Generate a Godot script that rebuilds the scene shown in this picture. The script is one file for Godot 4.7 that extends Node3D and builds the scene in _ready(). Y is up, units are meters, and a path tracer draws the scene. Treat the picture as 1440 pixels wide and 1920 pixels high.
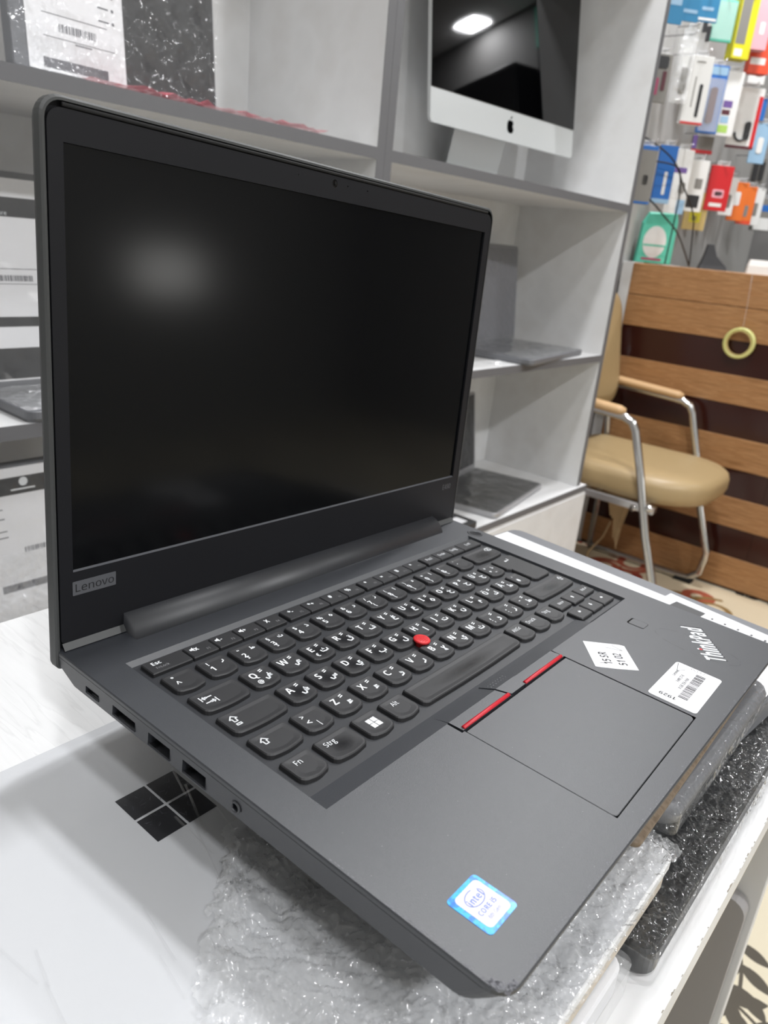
extends Node3D
# All helper coordinates are millimetres; vertices and node positions are scaled to metres.
const S := 0.001
var M := {}
var names := {}
var fonts := {}
var rng := RandomNumberGenerator.new()

# ---------------------------------------------------------------- mesh maker
class Mk:
	var st := SurfaceTool.new()
	func _init(smooth := false):
		st.begin(Mesh.PRIMITIVE_TRIANGLES)
		st.set_smooth_group(0 if smooth else -1)
	func tri(a: Vector3, b: Vector3, c: Vector3):      # counter-clockwise seen from outside
		st.add_vertex(a * 0.001); st.add_vertex(c * 0.001); st.add_vertex(b * 0.001)
	func tri_uv(a: Vector3, b: Vector3, c: Vector3, ua: Vector2, ub: Vector2, uc: Vector2):
		st.set_uv(ua); st.add_vertex(a * 0.001); st.set_uv(uc); st.add_vertex(c * 0.001); st.set_uv(ub); st.add_vertex(b * 0.001)
	func quad(a: Vector3, b: Vector3, c: Vector3, d: Vector3):
		tri(a, b, c); tri(a, c, d)
	func box(lo: Vector3, hi: Vector3, b := 0.0):
		if b <= 0.0:
			var p = [lo, Vector3(hi.x, lo.y, lo.z), Vector3(hi.x, hi.y, lo.z), Vector3(lo.x, hi.y, lo.z), Vector3(lo.x, lo.y, hi.z), Vector3(hi.x, lo.y, hi.z), hi, Vector3(lo.x, hi.y, hi.z)]
			quad(p[4], p[5], p[6], p[7]); quad(p[1], p[0], p[3], p[2]); quad(p[5], p[1], p[2], p[6]); quad(p[0], p[4], p[7], p[3]); quad(p[7], p[6], p[2], p[3]); quad(p[0], p[1], p[5], p[4])
			return
		var o := PackedVector2Array([Vector2(lo.x + b, lo.z), Vector2(hi.x - b, lo.z), Vector2(hi.x, lo.z + b), Vector2(hi.x, hi.z - b), Vector2(hi.x - b, hi.z), Vector2(lo.x + b, hi.z), Vector2(lo.x, hi.z - b), Vector2(lo.x, lo.z + b)])
		var i := PackedVector2Array([Vector2(lo.x + b, lo.z + b), Vector2(hi.x - b, lo.z + b), Vector2(hi.x - b, lo.z + b), Vector2(hi.x - b, hi.z - b), Vector2(hi.x - b, hi.z - b), Vector2(lo.x + b, hi.z - b), Vector2(lo.x + b, hi.z - b), Vector2(lo.x + b, lo.z + b)])
		loft([[i, lo.y], [o, lo.y + b], [o, hi.y - b], [i, hi.y]])
	# rings: [[PackedVector2Array (x, z), y], ...] with equal point counts, from low to high
	func loft(rings: Array, cap_lo := true, cap_hi := true, uvbox := Rect2(), skip := -1):
		if uvbox.size.x > 0.0: st.set_uv(Vector2.ZERO)
		for k in rings.size() - 1:
			var A: PackedVector2Array = rings[k][0]
			var B: PackedVector2Array = rings[k + 1][0]
			var ya: float = rings[k][1]
			var yb: float = rings[k + 1][1]
			for j in A.size():
				if j == skip and k > 0: continue
				var n := (j + 1) % A.size()
				var pl := Vector3(A[j].x, ya, A[j].y)
				var ph := Vector3(B[j].x, yb, B[j].y)
				var qh := Vector3(B[n].x, yb, B[n].y)
				var ql := Vector3(A[n].x, ya, A[n].y)
				if pl != ql: tri(pl, qh, ql)
				if ph != qh: tri(pl, ph, qh)
		if cap_lo: cap(rings[0][0], rings[0][1], false)
		if cap_hi: cap(rings[-1][0], rings[-1][1], true, uvbox)
	func cap(poly: PackedVector2Array, y: float, up := true, uvbox := Rect2()):
		var clean := PackedVector2Array()
		for p in poly:
			if clean.is_empty() or (clean[-1].distance_to(p) > 0.0005 and clean[0].distance_to(p) > 0.0005): clean.append(p)
		var ix := Geometry2D.triangulate_polygon(clean)
		for k in range(0, ix.size(), 3):
			var a := clean[ix[k]]
			var b := clean[ix[k + 1]]
			var c := clean[ix[k + 2]]
			var ny := (b.y - a.y) * (c.x - a.x) - (b.x - a.x) * (c.y - a.y)
			if (ny > 0.0) != up:
				var t := b; b = c; c = t
			if uvbox.size.x > 0.0:
				tri_uv(Vector3(a.x, y, a.y), Vector3(b.x, y, b.y), Vector3(c.x, y, c.y), (a - uvbox.position) / uvbox.size, (b - uvbox.position) / uvbox.size, (c - uvbox.position) / uvbox.size)
			else:
				tri(Vector3(a.x, y, a.y), Vector3(b.x, y, b.y), Vector3(c.x, y, c.y))
	func prism(poly: PackedVector2Array, y0: float, y1: float):
		loft([[poly, y0], [poly, y1]])
	func tube(pts: Array, r: float, n := 10, closed := false):
		var rings := []
		var m := pts.size()
		var prev := Vector3.ZERO
		for k in m:
			var d: Vector3
			if closed: d = pts[(k + 1) % m] - pts[(k - 1 + m) % m]
			else: d = pts[mini(k + 1, m - 1)] - pts[maxi(k - 1, 0)]
			d = d.normalized()
			var side: Vector3
			if prev == Vector3.ZERO:
				side = d.cross(Vector3.UP)
				if side.length() < 0.1: side = d.cross(Vector3.RIGHT)
			else:
				side = prev - d * prev.dot(d)
			side = side.normalized(); prev = side
			var up := side.cross(d)
			var ring := []
			for j in n:
				var a := TAU * j / n
				ring.append(pts[k] + (side * cos(a) + up * sin(a)) * r)
			rings.append(ring)
		for k in (m if closed else m - 1):
			var A = rings[k]
			var B = rings[(k + 1) % m]
			for j in n:
				var q := (j + 1) % n
				quad(A[j], A[q], B[q], B[j])
		if not closed:
			for j in range(1, n - 1):
				tri(rings[0][0], rings[0][j + 1], rings[0][j])
				tri(rings[-1][0], rings[-1][j], rings[-1][j + 1])
	func lathe(prof: Array, n := 24, c := Vector3.ZERO):      # prof: [[r, y], ...] upward
		for k in prof.size() - 1:
			for j in n:
				var a0 := TAU * j / n
				var a1 := TAU * (j + 1) / n
				var r0: float = prof[k][0]
				var r1: float = prof[k + 1][0]
				var p := c + Vector3(cos(a0) * r0, prof[k][1], sin(a0) * r0)
				var q := c + Vector3(cos(a1) * r0, prof[k][1], sin(a1) * r0)
				var s := c + Vector3(cos(a1) * r1, prof[k + 1][1], sin(a1) * r1)
				var t := c + Vector3(cos(a0) * r1, prof[k + 1][1], sin(a0) * r1)
				if r0 > 0.0001: tri(p, s, q)
				if r1 > 0.0001: tri(p, t, s)
	func ribbon(pts: Array, w: float, y: float):      # flat stroke in the xz plane; pts Vector2(x, z)
		for k in pts.size() - 1:
			var a: Vector2 = pts[k]
			var b: Vector2 = pts[k + 1]
			var d := (b - a).normalized() * w * 0.5
			var s := Vector2(-d.y, d.x)
			flat([a - d * 0.6 + s, b + d * 0.6 + s, b + d * 0.6 - s, a - d * 0.6 - s], y)
	func flat(p: Array, y: float):
		cap(PackedVector2Array(p), y, true)
	func text(s: String, h: float, at: Vector3, f: Font, bas := Basis(Vector3.RIGHT, Vector3.FORWARD, Vector3.UP), stretch := 1.0):
		var t := TextMesh.new()
		t.font = f; t.font_size = 32; t.pixel_size = 1.0; t.depth = 0.0; t.text = s; t.curve_step = 1.5
		var arr := t.surface_get_arrays(0)
		var vs: PackedVector3Array = arr[Mesh.ARRAY_VERTEX]
		var ix = arr[Mesh.ARRAY_INDEX]
		var k := h / 23.0
		var n: int = vs.size() if ix == null else ix.size()
		for j in range(0, n, 3):
			var q := []
			for e in 3:
				var v: Vector3 = vs[j + e] if ix == null else vs[ix[j + e]]
				q.append(at + bas * Vector3(v.x * k * stretch, v.y * k, 0.0))
			tri(q[0], q[2], q[1])
	func done() -> ArrayMesh:
		st.generate_normals()
		return st.commit()

func rr(x0: float, z0: float, x1: float, z1: float, r, n := 4) -> PackedVector2Array:      # rounded rectangle, back-left first; r number or four radii (bl, br, fr, fl)
	var q: Array = r if r is Array else [r, r, r, r]
	var o := PackedVector2Array()
	var cs := [[x0 + q[0], z0 + q[0], PI], [x1 - q[1], z0 + q[1], 1.5 * PI], [x1 - q[2], z1 - q[2], 0.0], [x0 + q[3], z1 - q[3], 0.5 * PI]]
	for k in 4:
		for j in n + 1:
			var a: float = cs[k][2] + 0.5 * PI * j / n
			o.append(Vector2(cs[k][0] + cos(a) * q[k], cs[k][1] + sin(a) * q[k]))
	return o

func circle(x: float, z: float, r: float, n := 20, rz := -1.0) -> PackedVector2Array:
	var o := PackedVector2Array()
	for j in n: o.append(Vector2(x + cos(TAU * j / n) * r, z + sin(TAU * j / n) * (r if rz < 0 else rz)))
	return o

func numbered(n: String) -> String:
	if not names.has(n):
		names[n] = 0
		return n
	names[n] += 1
	return "%s_%03d" % [n, names[n]]

func thing(called: String, label: String, category: String, at := Vector3.ZERO, b := Basis(), group := "") -> Node3D:
	var o := Node3D.new()
	o.name = numbered(called); add_child(o)
	o.transform = Transform3D(b, at * S)
	o.set_meta("label", label); o.set_meta("category", category)
	if group: o.set_meta("group", group)
	return o

func part(parent: Node, called: String, mk, m: Material, at := Vector3.ZERO, b := Basis()) -> MeshInstance3D:
	var o := MeshInstance3D.new()
	o.name = called if parent != self else numbered(called)
	o.mesh = mk.done() if mk is Mk else mk
	o.material_override = m
	o.transform = Transform3D(b, at * S)
	parent.add_child(o, true)
	return o

func struct(called: String, mk, m: Material, parent: Node = self) -> MeshInstance3D:
	var o := part(parent, called, mk, m)
	if parent == self: o.set_meta("kind", "structure")
	return o

func mat(called: String, c: Color, rough := 0.6, metal := 0.0, spec := 0.5) -> StandardMaterial3D:
	var m := StandardMaterial3D.new()
	m.resource_name = called; m.albedo_color = c; m.roughness = rough; m.metallic = metal; m.metallic_specular = spec
	M[called] = m
	return m

func noise_tex(seed_: int, freq: float, ramp: Array, size := 512, type := FastNoiseLite.TYPE_SIMPLEX_SMOOTH, oct := 4) -> NoiseTexture2D:
	var n := FastNoiseLite.new()
	n.seed = seed_; n.frequency = freq; n.noise_type = type; n.fractal_octaves = oct
	var t := NoiseTexture2D.new()
	t.width = size; t.height = size; t.seamless = true; t.noise = n
	var g := Gradient.new()
	var offs := PackedFloat32Array()
	var cols := PackedColorArray()
	for e in ramp: offs.append(e[0]); cols.append(e[1])
	g.offsets = offs; g.colors = cols
	t.color_ramp = g
	return t

func bump(m: StandardMaterial3D, freq: float, scale_cm: float, uv: Vector3, seed_ := 3):
	m.heightmap_enabled = true; m.heightmap_scale = scale_cm
	m.heightmap_texture = noise_tex(seed_, freq, [[0.0, Color.BLACK], [1.0, Color.WHITE]], 256)
	m.uv1_triplanar = true; m.uv1_scale = uv

func film_mat(called: String, alpha: float, rough: float, c := Color(0.93, 0.94, 0.95)) -> StandardMaterial3D:
	var m := mat(called, Color(c, alpha), rough)
	m.transparency = BaseMaterial3D.TRANSPARENCY_ALPHA
	m.cull_mode = BaseMaterial3D.CULL_DISABLED
	return m

# ---------------------------------------------------------------- crumpled film over a grid
# f(x, z) gives the height in mm or NAN where there is no film
func film(parent: Node, x0: float, z0: float, x1: float, z1: float, step: float, f: Callable, m: Material) -> MeshInstance3D:
	var mk := Mk.new(true)
	var nx := int((x1 - x0) / step)
	var nz := int((z1 - z0) / step)
	var h := []
	for j in nz + 1:
		var row := PackedFloat32Array()
		for i in nx + 1: row.append(f.call(x0 + i * step, z0 + j * step))
		h.append(row)
	for j in nz:
		for i in nx:
			var a := Vector3(x0 + i * step, h[j][i], z0 + j * step)
			var b := Vector3(x0 + (i + 1) * step, h[j][i + 1], z0 + j * step)
			var c := Vector3(x0 + (i + 1) * step, h[j + 1][i + 1], z0 + (j + 1) * step)
			var d := Vector3(x0 + i * step, h[j + 1][i], z0 + (j + 1) * step)
			if is_nan(a.y) or is_nan(b.y) or is_nan(c.y) or is_nan(d.y): continue
			if (i + j) % 2 == 0: mk.tri(a, d, c); mk.tri(a, c, b)
			else: mk.tri(a, d, b); mk.tri(b, d, c)
	return part(parent, "plastic_film", mk, m)

var nz_cell := FastNoiseLite.new()
var nz_soft := FastNoiseLite.new()
var nz_fine := FastNoiseLite.new()
func crease(x: float, z: float, k := 1.0) -> float:      # stretched folds with crumpled patches, around 0..1
	var wx := x + nz_soft.get_noise_2d(x * 1.7, z * 1.7) * 7.0
	var wz := z + nz_soft.get_noise_2d(z * 1.7 + 70.0, x * 1.7) * 7.0
	var patch := clampf(nz_soft.get_noise_2d(x * 2.6 + 300.0, z * 2.6) * 2.2 + 0.45, 0.0, 1.0)
	var s1 := 1.0 - 2.0 * absf(nz_fine.get_noise_2d((wx * 0.93 - wz * 0.36) * 0.42 * k, (wx * 0.36 + wz * 0.93) * 0.07 * k))
	var s2 := 1.0 - 2.0 * absf(nz_fine.get_noise_2d((wx * 0.5 + wz * 0.86) * 0.4 * k + 90.0, (wx * 0.86 - wz * 0.5) * 0.09 * k))
	var c := (nz_cell.get_noise_2d(wx * k * 1.3, wz * k * 1.3) + 1.0) * 0.6
	return s1 * 0.34 + s2 * 0.26 * patch + c * 0.7 * (1.0 - patch) + nz_soft.get_noise_2d(x * 1.3, z * 1.3 + 200.0) * 0.6

# film pulled round a slab: a creased copy of its top and its front and side faces
func wrap_slab(parent: Node, lo: Vector3, hi: Vector3, amp: float, step: float, m: Material, k := 1.0):
	film(parent, lo.x - 1.5, lo.z - 1.5, hi.x + 1.5, hi.z + 1.5, step, func(x, z):
		var e: float = minf(minf(x - lo.x + 1.5, hi.x + 1.5 - x), minf(z - lo.z + 1.5, hi.z + 1.5 - z))
		return hi.y + 0.4 + amp * crease(x, z, k) - (3.0 - e if e < 3.0 else 0.0), m)
	# skirts
	var mk := Mk.new(true)
	var o := rr(lo.x - 2, lo.z - 2, hi.x + 2, hi.z + 2, 5.0, 4)
	var n := 0
	var ring := []
	for j in o.size():
		var a := o[j]
		var b := o[(j + 1) % o.size()]
		var cnt := maxi(1, int(a.distance_to(b) / (step * 1.5)))
		for q in cnt: ring.append(a.lerp(b, float(q) / cnt))
	var rows := 7
	for j in ring.size():
		var P: Vector2 = ring[j]
		var Q: Vector2 = ring[(j + 1) % ring.size()]
		for r in rows:
			var v := []
			for e in [[P, r], [P, r + 1], [Q, r + 1], [Q, r]]:
				var t: float = float(e[1]) / rows
				var y := lerpf(lo.y + 0.3, hi.y + 0.2, t)
				var p: Vector2 = e[0]
				var bulge := (crease(p.x + p.y, y * 2.0 + p.x, k) - 0.4) * amp * 0.8 * sin(t * PI)
				var outw := (p - Vector2((lo.x + hi.x) / 2, (lo.z + hi.z) / 2)).normalized()
				v.append(Vector3(p.x + outw.x * bulge, y, p.y + outw.y * bulge))
			mk.quad(v[0], v[1], v[2], v[3])
	part(parent, "plastic_film", mk, m)

func _ready():
	rng.seed = 20240611
	# ------------------------------------------------------------ camera
	var cam := Camera3D.new()
	cam.name = "camera"
	cam.transform = Transform3D(Basis.from_euler(Vector3(deg_to_rad(-19.8906), deg_to_rad(-51.4186), deg_to_rad(5.5238))), Vector3(-0.16634, 0.19137, 0.24993))
	var at := CameraAttributesPhysical.new()
	at.frustum_focal_length = 12.0 * 1417.99 / 960.0
	at.frustum_focus_distance = 0.36
	at.frustum_near = 0.02; at.frustum_far = 40.0
	at.exposure_aperture = 17.725 / 1.7
	cam.fov = rad_to_deg(2.0 * atan(960.0 / 1417.99))
	cam.near = 0.02; cam.far = 40.0
	cam.attributes = at
	add_child(cam)
	cam.current = true
	# ------------------------------------------------------------ environment
	var we := WorldEnvironment.new()
	we.name = "surroundings"
	var e := Environment.new()
	e.background_mode = Environment.BG_COLOR
	e.background_color = Color(0.02, 0.02, 0.022)
	e.tonemap_mode = Environment.TONE_MAPPER_LINEAR
	e.tonemap_exposure = 1.35
	e.sdfgi_enabled = true; e.ssao_enabled = true; e.ssil_enabled = true
	we.environment = e
	add_child(we)
	# ------------------------------------------------------------ ceiling lamps (x, z, energy)
	for a in [[-200, 330, 0.7], [850, -250, 1.9], [2500, -520, 2.6], [-700, 1850, 2.7], [1250, 1850, 3.1], [3755, 1310, 1.9]]:
		ceiling_lamp(a[0], a[1], a[2])
	materials()
	nz_cell.noise_type = FastNoiseLite.TYPE_CELLULAR; nz_cell.frequency = 0.085; nz_cell.seed = 5
	nz_cell.cellular_return_type = FastNoiseLite.RETURN_DISTANCE2_SUB; nz_cell.fractal_type = FastNoiseLite.FRACTAL_FBM; nz_cell.fractal_octaves = 2
	nz_soft.frequency = 0.02; nz_soft.seed = 11
	nz_fine.frequency = 0.35; nz_fine.seed = 8; nz_fine.noise_type = FastNoiseLite.TYPE_SIMPLEX
	for f in [["sans", "Droid Sans", 400], ["bold", "Droid Sans", 700], ["serif", "Droid Serif", 700], ["mono", "Droid Sans Mono", 400]]:
		var sf := SystemFont.new()
		sf.font_names = PackedStringArray([f[1]]); sf.font_weight = f[2]
		fonts[f[0]] = sf
	room()
	shelf_unit()
	table()
	counter()
	chair()
	pile()
	laptop()
	shelf_goods()
	computer()
	wall_goods()
	small_things()

func materials():
	var wh := mat("white_laminate", Color(0.86, 0.86, 0.86), 0.38)
	wh.albedo_texture = noise_tex(21, 0.012, [[0.0, Color(0.96, 0.955, 0.95)], [0.5, Color(1, 1, 1)], [1.0, Color(0.97, 0.97, 0.97)]])
	wh.uv1_triplanar = true; wh.uv1_world_triplanar = true; wh.uv1_scale = Vector3(1.2, 1.2, 1.2)
	var tw := mat("table_white", Color(0.90, 0.90, 0.90), 0.42)
	tw.albedo_texture = noise_tex(31, 0.02, [[0.0, Color(1, 1, 1)], [0.47, Color(0.985, 0.985, 0.985)], [0.53, Color(0.95, 0.95, 0.95)], [0.58, Color(1, 1, 1)], [1.0, Color(0.97, 0.97, 0.97)]])
	tw.uv1_triplanar = true; tw.uv1_world_triplanar = true; tw.uv1_scale = Vector3(9.0, 9.0, 0.7)
	mat("grey_edging", Color(0.40, 0.40, 0.41), 0.5)
	mat("chip_grey", Color(0.55, 0.52, 0.47), 0.9)
	mat("chipboard", Color(0.74, 0.69, 0.60), 0.85)
	var wl := mat("grey_wall", Color(0.66, 0.655, 0.645), 0.6)
	wl.albedo_texture = noise_tex(41, 0.01, [[0.0, Color(0.95, 0.95, 0.95)], [1.0, Color(1, 1, 1)]], 256)
	wl.uv1_triplanar = true; wl.uv1_world_triplanar = true
	mat("ceiling_paint", Color(0.82, 0.82, 0.82), 0.9)
	mat("room_wall", Color(0.72, 0.72, 0.71), 0.8)
	mat("dark_wall", Color(0.44, 0.435, 0.43), 0.7)
	var pl := mat("laptop_black", Color(0.15, 0.16, 0.18), 0.46, 0.0, 0.71)
	bump(pl, 0.12, 0.004, Vector3(60, 60, 60))
	mat("deck_black", Color(0.16, 0.165, 0.178), 0.42)
	mat("key_black", Color(0.14, 0.14, 0.147), 0.5)
	var kw := mat("key_worn", Color(0.13, 0.13, 0.137), 1.0)
	var gt := GradientTexture2D.new()
	gt.width = 64; gt.height = 64; gt.fill = GradientTexture2D.FILL_RADIAL; gt.fill_from = Vector2(0.5, 0.55); gt.fill_to = Vector2(0.95, 0.55)
	var gg := Gradient.new()
	gg.offsets = PackedFloat32Array([0.0, 0.45, 1.0]); gg.colors = PackedColorArray([Color(0.2, 0.2, 0.2), Color(0.3, 0.3, 0.3), Color(0.5, 0.5, 0.5)])
	gt.gradient = gg
	kw.roughness_texture = gt; kw.roughness_texture_channel = BaseMaterial3D.TEXTURE_CHANNEL_RED
	mat("bezel_black", Color(0.095, 0.097, 0.11), 0.5, 0.0, 0.33)
	mat("screen_black", Color(0.02, 0.023, 0.03), 0.145, 0.0, 0.34)
	mat("lid_rim", Color(0.23, 0.235, 0.235), 0.5)
	mat("legend_white", Color(0.86, 0.87, 0.88), 0.6)
	mat("legend_dim", Color(0.5, 0.5, 0.51), 0.6)
	mat("red_plastic", Color(0.80, 0.16, 0.18), 0.5)
	mat("red_stripe", Color(0.72, 0.10, 0.16), 0.45)
	mat("paper", Color(0.88, 0.88, 0.89), 0.75)
	mat("cover_paper", Color(0.78, 0.785, 0.795), 0.6)
	mat("paper_cream", Color(0.80, 0.76, 0.70), 0.8)
	mat("ink", Color(0.08, 0.08, 0.09), 0.6)
	mat("ink_grey", Color(0.42, 0.42, 0.44), 0.7)
	mat("ink_band", Color(0.22, 0.22, 0.225), 0.5)
	mat("logo_black", Color(0.055, 0.055, 0.08), 0.35)
	mat("metal", Color(0.75, 0.75, 0.76), 0.25, 1.0)
	mat("chrome", Color(0.80, 0.80, 0.80), 0.14, 1.0)
	mat("label_grey", Color(0.33, 0.335, 0.35), 0.4)
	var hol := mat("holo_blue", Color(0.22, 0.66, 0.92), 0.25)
	hol.albedo_texture = noise_tex(9, 0.03, [[0.0, Color(0.35, 0.55, 0.95)], [0.4, Color(0.5, 0.75, 1.0)], [0.52, Color(0.9, 1, 1)], [0.62, Color(0.45, 1.0, 0.95)], [1.0, Color(0.5, 0.8, 1.0)]], 256)  # pale cyan and white foil glints are painted into the colour
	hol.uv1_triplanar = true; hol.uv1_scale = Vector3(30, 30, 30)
	mat("sticker_cream", Color(0.83, 0.81, 0.82), 0.4)
	mat("sticker_blue", Color(0.42, 0.50, 0.74), 0.5)
	film_mat("film_clear", 0.03, 0.1)
	film_mat("film_white", 0.17, 0.105, Color(0.975, 0.98, 0.985))
	film_mat("film_thin", 0.02, 0.12)
	M.film_thin.metallic_specular = 0.38
	var bs := mat("brown_wrap", Color(0.52, 0.46, 0.39), 0.55)
	bs.albedo_texture = noise_tex(51, 0.05, [[0.0, Color(0.62, 0.56, 0.5)], [0.5, Color(1, 1, 1)], [1.0, Color(0.8, 0.74, 0.68)]], 256)
	bs.uv1_triplanar = true; bs.uv1_scale = Vector3(14, 14, 14)
	mat("slab_grey", Color(0.42, 0.425, 0.44), 0.45)
	mat("board_grey", Color(0.62, 0.61, 0.61), 0.5)
	mat("slab_black", Color(0.05, 0.05, 0.055), 0.35)
	mat("silver", Color(0.68, 0.68, 0.69), 0.35, 0.6)
	mat("aluminium", Color(0.80, 0.81, 0.81), 0.42, 0.35)
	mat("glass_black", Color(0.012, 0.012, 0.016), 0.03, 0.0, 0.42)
	var wd := mat("wood_light", Color(0.70, 0.53, 0.36), 0.42)
	wd.albedo_texture = noise_tex(61, 0.02, [[0.0, Color(0.72, 0.66, 0.58)], [0.4, Color(0.92, 0.9, 0.88)], [0.5, Color(1, 1, 1)], [0.6, Color(0.86, 0.82, 0.78)], [1.0, Color(1, 0.97, 0.93)]])
	wd.uv1_triplanar = true; wd.uv1_world_triplanar = true; wd.uv1_scale = Vector3(1.0, 11.0, 0.55)
	mat("wood_dark", Color(0.20, 0.09, 0.07), 0.16)
	mat("vinyl_tan", Color(0.65, 0.56, 0.41), 0.42)
	mat("armrest_tan", Color(0.74, 0.60, 0.43), 0.5)
	mat("cloth_beige", Color(0.62, 0.53, 0.40), 0.85)
	mat("rubber", Color(0.06, 0.06, 0.06), 0.8)
	mat("lamp_housing", Color(0.9, 0.9, 0.9), 0.5)
	film_mat("red_bag", 0.62, 0.24, Color(0.70, 0.28, 0.34))
	mat("wire_black", Color(0.05, 0.05, 0.055), 0.45)
	mat("tape_yellow", Color(0.79, 0.78, 0.50), 0.3)
	for c in [["p_blue", Color(0.10, 0.45, 0.62)], ["p_blue2", Color(0.09, 0.38, 0.68)], ["p_navy", Color(0.08, 0.10, 0.22)], ["p_lightblue", Color(0.55, 0.68, 0.78)], ["p_teal", Color(0.34, 0.74, 0.64)], ["p_yellow", Color(0.80, 0.77, 0.10)], ["p_pink", Color(0.86, 0.62, 0.66)], ["p_orange", Color(0.82, 0.27, 0.14)], ["p_orange2", Color(0.85, 0.42, 0.12)], ["p_white", Color(0.85, 0.85, 0.84)], ["p_grey", Color(0.48, 0.47, 0.45)], ["p_dark", Color(0.10, 0.10, 0.11)], ["p_red", Color(0.74, 0.07, 0.10)], ["p_maroon", Color(0.30, 0.09, 0.14)], ["p_cream", Color(0.75, 0.66, 0.42)], ["p_purple", Color(0.40, 0.30, 0.55)], ["p_green", Color(0.62, 0.76, 0.36)], ["p_magenta", Color(0.60, 0.22, 0.36)]]:
		mat(c[0], c[1], 0.45)

func ceiling_lamp(x: float, z: float, energy: float):
	var t := thing("ceiling_downlight", "round white ceiling downlight", "light", Vector3(x, 1960, z), Basis(), "round ceiling downlights")
	var ring := Mk.new(true)
	ring.lathe([[112, 0], [130, -2], [134, -8], [128, -14], [112, -14], [112, -3]], 32)
	var hm := StandardMaterial3D.new()
	hm.albedo_color = Color(0.9, 0.9, 0.9); hm.roughness = 0.5
	part(t, "rim", ring, hm)
	var d := Mk.new()
	d.cap(circle(0, 0, 112, 32), -6.0, false)
	var em := StandardMaterial3D.new()
	em.resource_name = "lamp_glow"
	em.albedo_color = Color(0.9, 0.9, 0.9); em.emission_enabled = true; em.emission = Color(0.985, 0.99, 1.0); em.emission_energy_multiplier = 9.0
	part(t, "diffuser", d, em)
	var l := AreaLight3D.new()
	l.name = "light"
	l.area_size = Vector2(0.15, 0.15)
	l.light_color = Color(0.985, 0.99, 1.0)
	l.light_energy = energy
	l.area_range = 12.0; l.area_attenuation = 2.0
	l.shadow_enabled = true
	l.transform = Transform3D(Basis.from_euler(Vector3(-PI / 2, 0, 0)), Vector3(0, -0.012, 0))
	t.add_child(l)

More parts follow.
